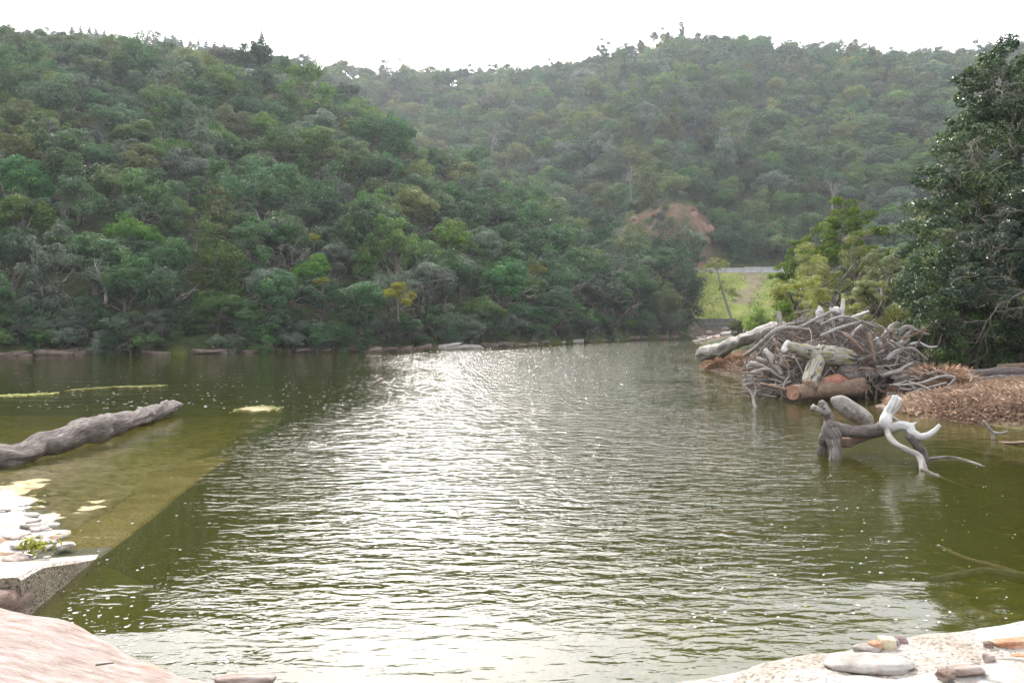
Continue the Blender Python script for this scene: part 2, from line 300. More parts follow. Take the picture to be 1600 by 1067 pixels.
def land(x, y):
    x = np.asarray(x, float); y = np.asarray(y, float)
    yy = np.maximum(y, 1.0); a = x/yy
    d = sdf(x, y, RIVER)
    # river bed
    bed = -np.clip(-d*np.where((x < 1) & (y < 20), .7, .22), 0, 1.15)+.05*fbm(x*.5, y*.5)*np.clip(-d, 0, 1)
    shelf = (x < -4.7-.17*(y-7)+.0) & (y < 30)
    bed = np.where(shelf, np.maximum(bed, -.10-.035*np.clip(-d, 0, 12)), bed)
    # low banks
    bank = .03+np.clip(d*.28, 0, np.where((x > 5) & (y < 60), .35, np.where((x < -3.5) & (y < 24), .0, 1.0)))-.12*((x < -3.5) & (y < 24))+.02*np.clip(d-4, 0, 30)+.08*fbm(x*.4, y*.4)
    z = np.where(d < 0, bed, bank)
    # wooded hill across the river
    zr = np.interp(a, LA, LE)*np.interp(a, RA, RY)+CH-6.5; ry = np.interp(a, RA, RY); by = np.interp(a, BA, BY)
    zr = np.maximum(zr, .5)
    t = (y-by)/(ry-by); zl = np.where(t < 1, .6+zr*np.clip(t, 0, 1)**.93, zr+.6-.38*(y-ry))+1.6*fbm(x*.035, y*.035)*np.clip(t*3, 0, 1)
    zl = np.where((a < .30) & (y > by), zl, -50)
    # far hill with the road cut along its foot
    base = np.interp(a, [-1.4, -.3, .1, .2, .32, .6, 1.4], [240, 215, 196, 184, 184, 178, 150])
    fr = np.interp(a, FRA, FRY); fz = np.interp(a, FA, FE)*fr+CH-9.0
    tf = (y-base)/(fr-base)
    zf = np.where(tf < 1, 13.6+(fz-13.6)*np.clip(tf, 0, 1)**.92, fz-.25*(y-fr))+3.2*fbm(x*.02, y*.02)*np.clip(tf*3, 0, 1)*np.clip((1-tf)*3, .25, 1)
    cut = np.exp(-((a-.195)/.06)**4)*np.clip((y-186)/4, 0, 1)*np.clip((230-y)/30, 0, 1)
    zf = zf+9*cut
    emb = np.clip((y-(base-30))/20, 0, 1)*10.6+3.0
    zf = np.where(y < base-30, np.where(y > base-38, 1.4, -50), np.where(y < base, np.minimum(emb, 13.6), zf))
    zf = np.where((a > .14) | (y > base-6), zf, -50)
    # rising ground behind the trees on this side
    zq = np.where(y > 22, (x-19-.22*y)*.42, -50); zq = np.minimum(zq, 40)
    h = np.maximum(np.maximum(zl, zf), zq)
    return np.where(d > .2, np.maximum(z, h), z)
def land1(x, y): return float(land(np.array([x]), np.array([y]))[0])
ua = np.concatenate([np.linspace(-1.3, -.75, 30)[:-1], np.linspace(-.75, .75, 330), np.linspace(.75, 1.3, 30)[1:]])
vy = np.concatenate([np.linspace(-10, 3, 14)[:-1], np.geomspace(3, 26, 120)[:-1], np.geomspace(26, 240, 230)[:-1], np.geomspace(240, 900, 80)])
gx = ua[None, :]*(vy[:, None]+22); gy = np.repeat(vy[:, None], len(ua), 1)
gz = land(gx, gy)
ny, nx = gx.shape; I = np.arange(ny*nx).reshape(ny, nx)
quads = np.stack([I[:-1, :-1], I[:-1, 1:], I[1:, 1:], I[1:, :-1]], -1).reshape(-1, 4)
dd = sdf(gx, gy, RIVER); aa = gx/np.maximum(gy, 1)
m_bed = np.clip(-dd*2+.3, 0, 1)
m_shelf = ((gx < -4.6-.17*(gy-7)) & (gy < 26)).astype(float)
bse = np.interp(aa, [-1.4, -.3, .1, .2, .32, .6, 1.4], [240, 215, 196, 184, 184, 178, 150])
m_grass = ((aa > .17) & (aa < .37) & (gy > 138) & (gy < bse+.5)).astype(float)
path = np.exp(-((aa-(.322-.0016*(bse-gy)))/.013)**2)*((gy < bse-8) & (gy > bse-24))
m_path = np.clip(path*1.3+.9*fbm(gx*.35, gy*.35)*(path > .05)-.25, 0, .85)
m_cliff = np.exp(-((aa-.2)/.055)**4)*((gy > bse+.5) & (gy < bse+13))*np.clip(1+1.2*fbm(gx*.12, gz*.12), 0, 1)
m, N, L = newmat('terrain')
tc = N.new('ShaderNodeTexCoord')
def nz(scale, detail=7, rough=.6):
    n = N.new('ShaderNodeTexNoise'); n.inputs['Scale'].default_value = scale; n.inputs['Detail'].default_value = detail; n.inputs['Roughness'].default_value = rough; L.new(tc.outputs['Object'], n.inputs[0]); return n.outputs[0]
def at(nm):
    n = N.new('ShaderNodeAttribute'); n.attribute_name = nm; return n.outputs['Fac']
def rp(src, cols):
    r = ramp(N, cols); L.new(src, r.inputs[0]); return r.outputs[0]
def mixc(f, a, b):
    x = N.new('ShaderNodeMixRGB'); L.new(f, x.inputs[0]); L.new(a, x.inputs[1]); L.new(b, x.inputs[2]); return x.outputs[0]
c_for = rp(nz(.8), [(.35, (.018, .026, .011)), (.6, (.045, .06, .02)), (.75, (.08, .075, .035))])
c_bed = rp(nz(1.1), [(.3, (.055, .065, .008)), (.5, (.095, .1, .014)), (.66, (.135, .12, .026)), (.8, (.17, .135, .045))])
c_shelf = rp(nz(3.2), [(.3, (.17, .125, .05)), (.5, (.36, .27, .125)), (.7, (.48, .39, .22))])
c_gr = rp(nz(.25), [(.3, (.12, .16, .03)), (.5, (.21, .25, .055)), (.7, (.29, .27, .09))])
c_pt = rp(nz(.6), [(.3, (.14, .11, .07)), (.7, (.26, .2, .145))])
c_cl = rp(nz(.3), [(.3, (.05, .05, .025)), (.5, (.17, .10, .07)), (.7, (.26, .16, .12))])
c = mixc(at('m_grass'), c_for, c_gr); c = mixc(at('m_path'), c, c_pt); c = mixc(at('m_cliff'), c, c_cl)
c_sand = rp(nz(2.5), [(.3, (.05, .036, .024)), (.55, (.11, .08, .052)), (.8, (.18, .135, .09))]); c = mixc(at('m_sand'), c, c_sand)
c = mixc(at('m_bed'), c, mixc(at('m_shelf'), c_bed, c_shelf))
p = N.new('ShaderNodeBsdfPrincipled'); p.inputs['Roughness'].default_value = .95; p.inputs['Specular IOR Level'].default_value = .1; L.new(c, p.inputs['Base Color'])
b = N.new('ShaderNodeBump'); b.inputs['Strength'].default_value = .6; b.inputs['Distance'].default_value = .12; L.new(nz(4, 9, .7), b.inputs['Height']); L.new(b.outputs[0], p.inputs['Normal'])
o = N.new('ShaderNodeOutputMaterial'); L.new(p.outputs[0], o.inputs[0]); M['terrain'] = m
m_sand = (((dd > -.3) & (dd < 9) & (gy < 60)) | ((dd > -.5) & (gy > 100) & (gy < 147) & (aa > .2) & (aa < .32))).astype(float)
me = mesh_np('terrain', np.stack([gx, gy, gz], -1).reshape(-1, 3), quads, [m], True,
             vattr=dict(m_bed=m_bed.ravel(), m_shelf=m_shelf.ravel(), m_grass=m_grass.ravel(), m_path=m_path.ravel(), m_cliff=m_cliff.ravel(), m_sand=m_sand.ravel()))
tag(obj('terrain', me), 'valley ground with wooded hillsides and olive river bed', kind='structure')

# ------------------------------------------------------------------ river water
m, N, L = newmat('river_water')
geo = N.new('ShaderNodeNewGeometry')
def mapped(scale, rot=0):
    k = N.new('ShaderNodeMapping'); k.inputs['Scale'].default_value = scale; k.inputs['Rotation'].default_value = (0, 0, rot); L.new(geo.outputs['Position'], k.inputs[0]); return k.outputs[0]
def wn(vec, detail=2, rough=.5, dist=0.0):
    n = N.new('ShaderNodeTexNoise'); n.inputs['Scale'].default_value = 1; n.inputs['Detail'].default_value = detail; n.inputs['Roughness'].default_value = rough; n.inputs['Distortion'].default_value = dist; L.new(vec, n.inputs[0]); return n.outputs[0]
def math_(op, a, bb):
    k = N.new('ShaderNodeMath'); k.operation = op
    for i, q in enumerate((a, bb)):
        if isinstance(q, (int, float)): k.inputs[i].default_value = q
        else: L.new(q, k.inputs[i])
    return k.outputs[0]
w1 = wn(mapped((2.3, 5.2, 1), R(7)), 3, .5, .5)      # wind ripples, crests lying across the view
w2 = wn(mapped((6.5, 12.0, 1), R(-9)), 2, .5, .3)
w3 = wn(mapped((.35, .8, 1), R(10)), 1)
# wind patch: ruffled in mid river, calmer along both banks (distance from a line down the river)
sx = N.new('ShaderNodeSeparateXYZ'); L.new(geo.outputs['Position'], sx.inputs[0])
cx = math_('MULTIPLY', sx.outputs[1], .055)
off = math_('ABSOLUTE', math_('SUBTRACT', math_('SUBTRACT', sx.outputs[0], cx), -.6), 0.0)
wd = math_('ADD', math_('MULTIPLY', sx.outputs[1], .20), 1.2)
rat = math_('DIVIDE', off, wd)
patchn = math_('MULTIPLY', math_('SUBTRACT', wn(mapped((.22, .09, 1)), 3), .5), 1.5)
fac = N.new('ShaderNodeMapRange'); fac.inputs['From Min'].default_value = .55; fac.inputs['From Max'].default_value = 1.35; fac.inputs['To Min'].default_value = 1.0; fac.inputs['To Max'].default_value = .16
L.new(math_('ADD', rat, patchn), fac.inputs['Value'])
nearf = N.new('ShaderNodeMapRange'); nearf.inputs['From Min'].default_value = 6.2; nearf.inputs['From Max'].default_value = 11; nearf.inputs['To Min'].default_value = .2; nearf.inputs['To Max'].default_value = 1; L.new(sx.outputs[1], nearf.inputs['Value'])
ruff = math_('MULTIPLY', fac.outputs[0], nearf.outputs[0])
h = math_('ADD', math_('MULTIPLY', w1, .052), math_('MULTIPLY', w2, .014))
w4 = wn(mapped((1.7, 2.8, 1), R(4)), 1, .5, 0)        # longer waves where the wind has had room to build them
farf = N.new('ShaderNodeMapRange'); farf.inputs['From Min'].default_value = 9; farf.inputs['From Max'].default_value = 34; farf.inputs['To Min'].default_value = .0; farf.inputs['To Max'].default_value = .085; L.new(sx.outputs[1], farf.inputs['Value'])
h = math_('ADD', h, math_('MULTIPLY', w4, farf.outputs[0]))
h = math_('ADD', math_('MULTIPLY', h, ruff), math_('MULTIPLY', w3, .03))
b = N.new('ShaderNodeBump'); b.inputs['Strength'].default_value = 1; b.inputs['Distance'].default_value = 1; L.new(h, b.inputs['Height'])
fr = N.new('ShaderNodeFresnel'); fr.inputs['IOR'].default_value = 1.333; L.new(b.outputs[0], fr.inputs['Normal'])
gl = N.new('ShaderNodeBsdfGlossy'); gl.inputs['Roughness'].default_value = .015; gl.inputs['Color'].default_value = (1, 1, 1, 1); L.new(b.outputs[0], gl.inputs['Normal'])
tr = N.new('ShaderNodeBsdfTransparent'); tr.inputs['Color'].default_value = (1, 1, 1, 1)
di = N.new('ShaderNodeBsdfDiffuse'); di.inputs['Color'].default_value = (.085, .088, .012, 1)
mt = N.new('ShaderNodeMixShader'); mt.inputs[0].default_value = .26; L.new(tr.outputs[0], mt.inputs[1]); L.new(di.outputs[0], mt.inputs[2])
mxs = N.new('ShaderNodeMixShader'); L.new(fr.outputs[0], mxs.inputs[0]); L.new(mt.outputs[0], mxs.inputs[1]); L.new(gl.outputs[0], mxs.inputs[2])
o = N.new('ShaderNodeOutputMaterial'); L.new(mxs.outputs[0], o.inputs[0])
va = N.new('ShaderNodeVolumeAbsorption'); va.inputs['Color'].default_value = (.60, .62, .05, 1); va.inputs['Density'].default_value = .65; L.new(va.outputs[0], o.inputs['Volume'])
v8 = [(x_, y_, z_) for z_ in (-2.6, 0) for y_ in (1.5, 152) for x_ in (-110, 45)]
me = mesh_np('river_water', v8, np.array([(0, 2, 3, 1), (4, 5, 7, 6), (0, 1, 5, 4), (1, 3, 7, 5), (3, 2, 6, 7), (2, 0, 4, 6)]), [m])
tag(obj('river_water', me), 'olive green river water ruffled by wind', kind='structure')
# ------------------------------------------------------------------ trees
def leaves(centres, normals, size, rng, asp=.5, fold=.15):
    n = len(centres); t = rng.normal(size=(n, 3)); t -= normals*np.sum(t*normals, 1)[:, None]; t /= np.linalg.norm(t, axis=1)[:, None]+1e-9
    b = np.cross(normals, t); s = (size*rng.uniform(.65, 1.35, n))[:, None]
    v = np.stack([centres-t*s*.5, centres+b*s*asp*.5+normals*s*fold, centres+t*s*.5, centres-b*s*asp*.5+normals*s*fold], 1).reshape(-1, 3)
    return v, np.arange(4*n).reshape(n, 4)
def sublumps(L0, per, rng, fr=.42, up=.15):
    """break each (x,y,z,rx,ry,rz) lump into smaller clumps over its surface"""
    out = []
    for c in L0:
        d = rng.normal(size=(per, 3)); d[:, 2] += up; d /= np.linalg.norm(d, axis=1)[:, None]
        p = c[:3]+d*c[3:]*rng.uniform(.62, 1.0, (per, 1)); r = c[3:].mean()*fr*rng.uniform(.7, 1.3, (per, 1))
        out.append(np.hstack([p, r*rng.uniform(.85, 1.25, (per, 1)), r*rng.uniform(.85, 1.25, (per, 1)), r*rng.uniform(.55, .85, (per, 1))]))
    return np.vstack(out)
def crown(name, L0, n, size, seed, mat, per=9, fr=.42, asp=.5, shell=.16, up=.22, rnd=.24):
    rng = np.random.RandomState(seed); L0 = np.asarray(L0, float); S = sublumps(L0, per, rng, fr)
    w = (S[:, 3]*S[:, 4]); k = rng.choice(len(S), n, p=w/w.sum())
    d = rng.normal(size=(n, 3)); d[:, 2] += .25; d /= np.linalg.norm(d, axis=1)[:, None]
    q = 1-np.abs(rng.normal(size=n))*shell; c = S[k, :3]+d*S[k, 3:]*q[:, None]
    mid = L0[:, :3].mean(0); o = c-mid; o /= np.linalg.norm(o, axis=1)[:, None]+1e-9
    nr = d*.6+o*.35+np.array([0, 0, up])+rng.normal(size=(n, 3))*rnd; nr /= np.linalg.norm(nr, axis=1)[:, None]
    v, f = leaves(c, nr, size, rng, asp)
    cl = rng.rand(len(S)); var = np.clip(cl[k]*.55+rng.rand(n)*.45+(rng.rand(n) > .965)*.5, 0, 1)
    return mesh_np(name, v, f, [mat], fattr=var)
def grow(T, rng, p, d, length, rad, depth, sides=6, wob=.25, kids=(2, 4), up=.1, shrink=.62, mi=0, tips=None):
    n = 5; pts = [np.array(p, float)]; dd_ = np.array(d, float)
    for i in range(n):
        dd_ = dd_+rng.normal(size=3)*wob*.5+np.array([0, 0, up*.3]); dd_ /= np.linalg.norm(dd_); pts.append(pts[-1]+dd_*length/n)
    T.add(pts, [rad, rad*.85, rad*.55], max(3, sides), rough=.12, seed=rng.rand()*9, mi=mi)
    if depth <= 0:
        if tips is not None: tips.append(pts[-1])
        return
    for k in range(rng.randint(*kids)):
        i = rng.randint(2, n+1); q = dd_+rng.normal(size=3)*.75; q /= np.linalg.norm(q)
        grow(T, rng, pts[i], q, length*shrink*rng.uniform(.75, 1.2), rad*.5, depth-1, sides-1, wob, kids, up, shrink, mi, tips)
def unit_crown(style, rng):
    L0 = []
    if style == 'dome':
        L0.append((0, 0, 1.35, .62, .62, .55))
        for i in range(11):
            a = rng.rand()*6.28; rr = math.sqrt(rng.rand())*.78; z = 1.15+.75*(1-rr*rr)*rng.uniform(.6, 1.1)-.3*rr
            s = rng.uniform(.26, .44); L0.append((math.cos(a)*rr, math.sin(a)*rr, z, s, s, s*.8))
    elif style == 'tall':
        for i in range(12):
            z = .55+i*.155; rr = .5*math.sin(min(1, (i+1.5)/9)*1.9)*rng.uniform(.4, 1); a = rng.rand()*6.28; s = rng.uniform(.26, .42)*(1.1-.35*i/12)
            L0.append((math.cos(a)*rr, math.sin(a)*rr, z, s, s, s))
    elif style == 'tier':
        for i in range(13):
            a = rng.rand()*6.28; lev = rng.choice([.8, 1.2, 1.6, 1.95]); rr = math.sqrt(rng.rand())*(1.0 if lev < 1.7 else .6); s = rng.uniform(.28, .46)
            L0.append((math.cos(a)*rr, math.sin(a)*rr, lev+rng.uniform(-.08, .08), s, s, s*.45))
    elif style == 'drape':
        for i in range(6):
            a = rng.rand()*6.28; rr = math.sqrt(rng.rand())*.6; top = rng.uniform(1.4, 2.3); s = rng.uniform(.24, .36)
            for z in np.arange(.2, top, .3): L0.append((math.cos(a)*rr, math.sin(a)*rr, z, s*rng.uniform(.85, 1.25), s, s*.8))
            L0.append((math.cos(a)*rr, math.sin(a)*rr, top, s*1.25, s*1.25, s*.7))
    return np.array(L0)
STY = ['dome', 'dome', 'tier', 'dome', 'dome', 'dome', 'drape', 'tall', 'dome', 'dome']
CROWN = [crown('crown_%s' % s, unit_crown(s, np.random.RandomState(40+i)), 6800, .078, 100+i, M['leaf_dark']) for i, s in enumerate(STY)]
SPARSE = [crown('crown_sparse', unit_crown(s, np.random.RandomState(80+i)), 2200, .07, 180+i, M['leaf_grey'], shell=.3) for i, s in enumerate(['dome', 'tier'])]
def unit_trunk(seed, mat, spread=1.0, depth=2):
    rng = np.random.RandomState(seed); T = Tubes(); T.add([(0, 0, -.6), (.02, .03, .3), (rng.uniform(-.1, .1), rng.uniform(-.1, .1), .8)], [.085, .065, .05], 7, 7, .15, seed)
    for i in range(6):
        a = rng.rand()*6.28; q = np.array([math.cos(a)*.9*spread, math.sin(a)*.9*spread, 1]); q /= np.linalg.norm(q)
        grow(T, rng, (0, 0, .35+.07*i), q, rng.uniform(.6, .95), .035, depth, 5, .3)
    return T.mesh('trunk', [mat])
TRUNK = [unit_trunk(300+i, M['bark']) for i in range(3)]
BARE = [unit_trunk(320+i, M['bark_pale'], .8, 3) for i in range(3)]
def objmat(o, mat):
    o.material_slots[0].link = 'OBJECT'; o.material_slots[0].material = mat
def tree(name, loc, s, ci, mat, label, cat='tree', group=None, rz=0, tr=0, sc=(1, 1, 1), sparse=False, bare=False):
    e = empty(name, loc, rz); e.scale = (s*sc[0], s*sc[1], s*sc[2]); tag(e, label, cat, group)
    if bare: obj('trunk', BARE[tr % 3], e)
    else:
        obj('trunk', TRUNK[tr % 3], e); c_ = obj('crown', (SPARSE if sparse else CROWN)[ci % (2 if sparse else len(CROWN))], e); objmat(c_, mat)
    return e
def poisson(n_try, gen, rad, seed):
    rng = np.random.RandomState(seed); cell = {}; out = []; g = 3.0
    for _ in range(n_try):
        x, y = gen(rng); r = rad(x, y)*rng.uniform(.8, 1.2); i, j = int(x//g), int(y//g); k = int(r//g)+2; ok = True
        for ii in range(i-k, i+k+1):
            for jj in range(j-k, j+k+1):
                for (u, v, q) in cell.get((ii, jj), ()):
                    if (u-x)**2+(v-y)**2 < (max(r, q))**2: ok = False; break
                if not ok: break
            if not ok: break
        if ok: cell.setdefault((i, j), []).append((x, y, r)); out.append((x, y, r))
    return out
# -- hill across the river
def gen_left(rng):
    a = rng.uniform(-.80, .222); by = np.interp(a, BA, BY); ry = np.interp(a, RA, RY); t = rng.rand()**1.0
    Y = by+.8+t*(ry+16-by); return a*Y, Y
PL = poisson(9000, gen_left, lambda x, y: 3.5+.012*max(0, y-70), 5)
rng = np.random.RandomState(12)
items = []
for (x, y, r) in PL:
    s = r*rng.uniform(.74, 1.06)
    items.append([x, y, land1(x, y), s, s/y if -.70 < x/y else 0])
items.sort(key=lambda q: -q[4])
KIND = [('leaf_dark', 'dark green'), ('leaf_mid', 'mid green'), ('leaf_olive', 'olive green'), ('leaf_grey', 'grey-green')]
SHN = {'dome': 'round-crowned', 'tier': 'flat-tiered', 'tall': 'narrow tall', 'drape': 'creeper-draped'}
def zone(x, y):
    a = x/y; t = (y-np.interp(a, BA, BY))/(np.interp(a, RA, RY)-np.interp(a, BA, BY)); k = 'on the broad slope' if a < -.32 else ('on the middle slope' if a < -.06 else 'on the spur toward the road')
    return k, ('above the far waterline' if t < .12 else ('low in the wood' if t < .3 else ('halfway up the wood' if t < .6 else 'near the wood crest')))
KP = [.50, .31, .08, .11]
NIND = 285; rest = []
for i, (x, y, z, s, ap) in enumerate(items):
    ci = rng.randint(len(CROWN)); rz = rng.rand()*6.28; k = rng.choice(4, p=KP); sz = rng.uniform(.85, 1.25); tilt = rng.normal(size=2)*.06
    if i < NIND:
        mk, cn = KIND[k]; zn = zone(x, y); gp = '%s %s trees %s, %s' % (cn, SHN[STY[ci]], zn[1], zn[0]); lb = '%s %s tree %s, %s' % (cn, SHN[STY[ci]], zn[1], zn[0])
        e = tree('forest_tree', (x, y, z-.25*s), s, ci, M[mk], lb, 'tree', gp, rz, ci, (1, 1, sz), sparse=(k == 3 and rng.rand() < .3))
        e.rotation_euler = (tilt[0], tilt[1], rz)
    else: rest.append((x, y, z-.3*s, s, ci, rz))
# -- far hill
def gen_far(rng):
    a = rng.uniform(-.72, .74); Y = 186+(rng.rand()**.75)*275; return a*Y, Y
BL = np.interp
def okfar(x, y):
    a = x/y; base = BL(a, [-1.4, -.3, .1, .2, .32, .6, 1.4], [240, 215, 196, 184, 184, 178, 150])
    if y < base+2.5: return False
    if a < .1 and y < BL(a, RA, RY)+22: return False
    if abs(a-.2) < .056 and y < base+12: return False
    if y > BL(a, FRA, FRY)+14: return False
    return True
PF = [q for q in poisson(12000, gen_far, lambda x, y: 5.0+.009*max(0, y-190), 9) if okfar(q[0], q[1])]
for (x, y, r) in PF:
    s = r*rng.uniform(.7, 1.12); rest.append((x, y, land1(x, y)-.55*s, s, rng.randint(len(CROWN)), rng.rand()*6.28))
rx = np.random.RandomState(3)
for _ in range(150):                    # wood on the rising ground behind the riverside trees
    a = rx.uniform(.37, .78); y = rx.uniform(75, 186); s = rx.uniform(3, 5); rest.append((a*y, y, land1(a*y, y)-.6*s, s, 0, rx.rand()*6.28))
for k in range(14):
    a = .256+.0065*k; y = 188.5+(k % 2)*6+rx.rand()*2; s = rx.uniform(3.2, 4.6); rest.append((a*y, y, land1(a*y, y)-.55*s, s, 0, rx.rand()*6.28))
# the wood too far off to count: one object of instanced crowns
def wood(name, rows, label, mats):
    rows = np.array(rows); me = mesh_np(name, rows[:, :3], [(0, 0, 0)][:0] or np.zeros((0, 3), int), [])
    for nm, val, ty in (('sc', rows[:, 3], 'FLOAT'), ('rz', rows[:, 5], 'FLOAT')):
        a = me.attributes.new(nm, ty, 'POINT'); a.data.foreach_set('value', val.astype(np.float32))
    a = me.attributes.new('ci', 'INT', 'POINT'); a.data.foreach_set('value', rows[:, 4].astype(np.int32))
    o = obj(name, me); tag(o, label, kind='stuff')
    ng = bpy.data.node_groups.new(name, 'GeometryNodeTree')
    ng.interface.new_socket('Geometry', in_out='INPUT', socket_type='NodeSocketGeometry'); ng.interface.new_socket('Geometry', in_out='OUTPUT', socket_type='NodeSocketGeometry')
    N, L = ng.nodes, ng.links; gi = N.new('NodeGroupInput'); go = N.new('NodeGroupOutput'); jn = N.new('GeometryNodeJoinGeometry')
    def na(nm, ty):
        q = N.new('GeometryNodeInputNamedAttribute'); q.data_type = ty; q.inputs['Name'].default_value = nm; return q.outputs['Attribute']
    ci = na('ci', 'INT'); scl = na('sc', 'FLOAT'); rzz = na('rz', 'FLOAT'); cb = N.new('ShaderNodeCombineXYZ'); L.new(rzz, cb.inputs[2])
    for k in range(len(mats)):
        cmp_ = N.new('FunctionNodeCompare'); cmp_.data_type = 'INT'; cmp_.operation = 'EQUAL'; L.new(ci, cmp_.inputs[2]); cmp_.inputs[3].default_value = k
        oi = N.new('GeometryNodeObjectInfo'); oi.inputs['Object'].default_value = mats[k]; oi.inputs['As Instance'].default_value = True; oi.transform_space = 'ORIGINAL'
        ip = N.new('GeometryNodeInstanceOnPoints'); L.new(gi.outputs[0], ip.inputs['Points']); L.new(cmp_.outputs[0], ip.inputs['Selection']); L.new(oi.outputs['Geometry'], ip.inputs['Instance'])
        L.new(cb.outputs[0], ip.inputs['Rotation']); L.new(scl, ip.inputs['Scale']); L.new(ip.outputs[0], jn.inputs[0])
    L.new(jn.outputs[0], go.inputs[0]); md = o.modifiers.new('wood', 'NODES'); md.node_group = ng; return o
src, seen = [], set()
for o_ in list(COL.objects):
    if o_.name.split('.')[0] == 'crown' and o_.data in CROWN and STY[CROWN.index(o_.data)] != 'tier':
        key = (o_.data.name, o_.material_slots[0].material.name)
        if key not in seen and 'grey' not in key[1] or (key not in seen and len(seen) % 5 == 0): seen.add(key); src.append(o_)
src = src[:26]
rows = [(x, y, z, s, rng.randint(len(src)), rz) for (x, y, z, s, ci, rz) in rest]
wood('hillside_forest', rows, 'continuous forest covering the upper slopes and the hazy far hill', src)

def ground_tree(name, px, py_top, Y, width_px, ci, mk, label, cat='tree', group=None, rz=0, bare=False, sparse=False, zbase=None):
    """a tree whose crown spans width_px and tops out at py_top, standing on the ground at depth Y"""
    top = W(px, py_top, Y); zg = land1(top[0], Y) if zbase is None else zbase
    s = width_px/F*Y/2/1.1; hgt = max(top[2]-zg, .8); return tree(name, (top[0], Y, zg), s, ci, M[mk] if mk else None, label, cat, group, rz, ci, (1, 1, hgt/(2.25*s)), sparse, bare)
# trees of the far bank that stand out from the wood
def on_left(px, py):                    # depth where this pixel's ray meets the canopy of the hill
    ys = np.arange(60, 230, .5); pts = np.array([W(px, py, q) for q in ys]); k = np.nonzero(pts[:, 2] < land(pts[:, 0], pts[:, 1])+3.5)[0]
    return float(ys[k[0]]) if len(k) else 180.
def standout(px, py, wpx, ci, mk, label, cat='tree', bare=False, up=1.6, name='forest_tree', fwd=4.5, sz=1.0):
    Y = on_left(px, py)-fwd; p = W(px, py, Y); s = wpx/F*Y/2/1.0
    return tree(name, (p[0], Y, p[2]-1.4*s*sz), s, ci, M[mk] if mk else None, label, cat, None, px*.37, ci, (1, 1, sz), False, bare)
standout(835, 418, 34, 3, 'leaf_yellow', 'tall yellow-green tree glowing among darker crowns above the river', sz=1.3)
standout(504, 440, 28, 0, 'leaf_yellow', 'small round yellow tree low in the river wood', sz=.8)
standout(622, 458, 44, 2, 'leaf_yellow', 'flat yellow-topped tree leaning out of the river wood')
standout(490, 372, 20, 4, 'leaf_yellow', 'little yellow shrub-like tree in the middle of the wooded slope')
standout(385, 128, 62, 0, 'leaf_white', 'tree with silvery white crown high on the wooded slope')
standout(352, 130, 40, 4, 'leaf_white', 'smaller silvery tree beside the white crown on the slope')
standout(878, 372, 30, 4, 'leaf_white', 'pale blossoming tree near the right end of the wooded spur', sz=1.2)
standout(1043, 478, 62, 0, 'leaf_pale', 'pale flowering round tree at the end of the wooded bank', sz=1.25, fwd=3)
standout(210, 130, 40, 0, None, 'bare grey tree with upright twigs high on the slope', bare=True, sz=1.3, fwd=3.5)
standout(75, 205, 100, 1, None, 'large bare pale-limbed tree spreading over the left wood', bare=True, sz=1.0, fwd=4)
standout(110, 230, 60, 2, None, 'bare pale tree leaning beside the larger bare one', bare=True, sz=.9, fwd=4)
standout(660, 432, 90, 1, None, 'bare sprawling tree with long pale limbs just above the river', bare=True, sz=.7, fwd=3.5)
standout(640, 330, 50, 2, None, 'bare grey trunked tree in the middle of the wooded slope', bare=True, sz=1.2, fwd=3.5)
standout(165, 420, 80, 0, None, 'grey bare-branched tree reaching out of dark foliage on left', bare=True, sz=.7, fwd=3.5)
standout(250, 290, 60, 2, None, 'dead twiggy tree among green crowns of the left slope', bare=True, sz=.9, fwd=3.2)
# low shrubs that hang over the waterline
rs = np.random.RandomState(77)
for i in range(84):
    a = -.70+i*.0109+rs.uniform(-.006, .006); Y = float(np.interp(a, BA, BY))+rs.uniform(-.7, 1.8); s = rs.uniform(1.1, 1.9)*(1+(Y-62)/160)
    k = rs.choice(3, p=[.5, .25, .25])
    tree('bank_shrub', (a*Y, Y, land1(a*Y, Y)-.45*s), s, rs.randint(10), M[['leaf_dark', 'leaf_mid', 'leaf_grey'][k]],
         *(lambda c_, w_: ('%s shrub overhanging the far waterline %s' % (c_, w_), 'shrub', '%s waterline shrubs %s' % (c_, w_)))(['dark green', 'mid green', 'grey-green'][k], 'below the broad slope' if a < -.32 else ('beside the ledges of the middle bank' if a < -.08 else 'near the pale ledges')), rs.rand()*6, i, (1, 1, rs.uniform(.8, 1.15)))
# far hill: pale bare trees
for (px, py, wpx, lb) in [(768, 225, 40, 'white-trunked tree standing alone in the hollow of the far hill'), (1130, 225, 46, 'bleached leaning dead tree in the middle of the far hill'), (1165, 205, 36, 'bleached dead tree up-slope of the leaning one on far hill'), (985, 285, 40, 'pale slanting trunk at the foot of the far hill'), (1300, 300, 40, 'grey leafless tree at the foot of the far hill')]:
    ys = np.arange(186, 430, 1.); pts = np.array([W(px, py, q) for q in ys]); k = np.nonzero(pts[:, 2] < land(pts[:, 0], pts[:, 1])+6)[0]; Y = float(ys[k[0]])-7 if len(k) else 250
    p_ = W(px, py, Y); s = wpx/F*Y/2; e = tree('dead_tree', (p_[0], Y, p_[2]-1.2*s), s, 0, None, lb, 'tree', None, px, px, (1, 1, 1.5), False, True)
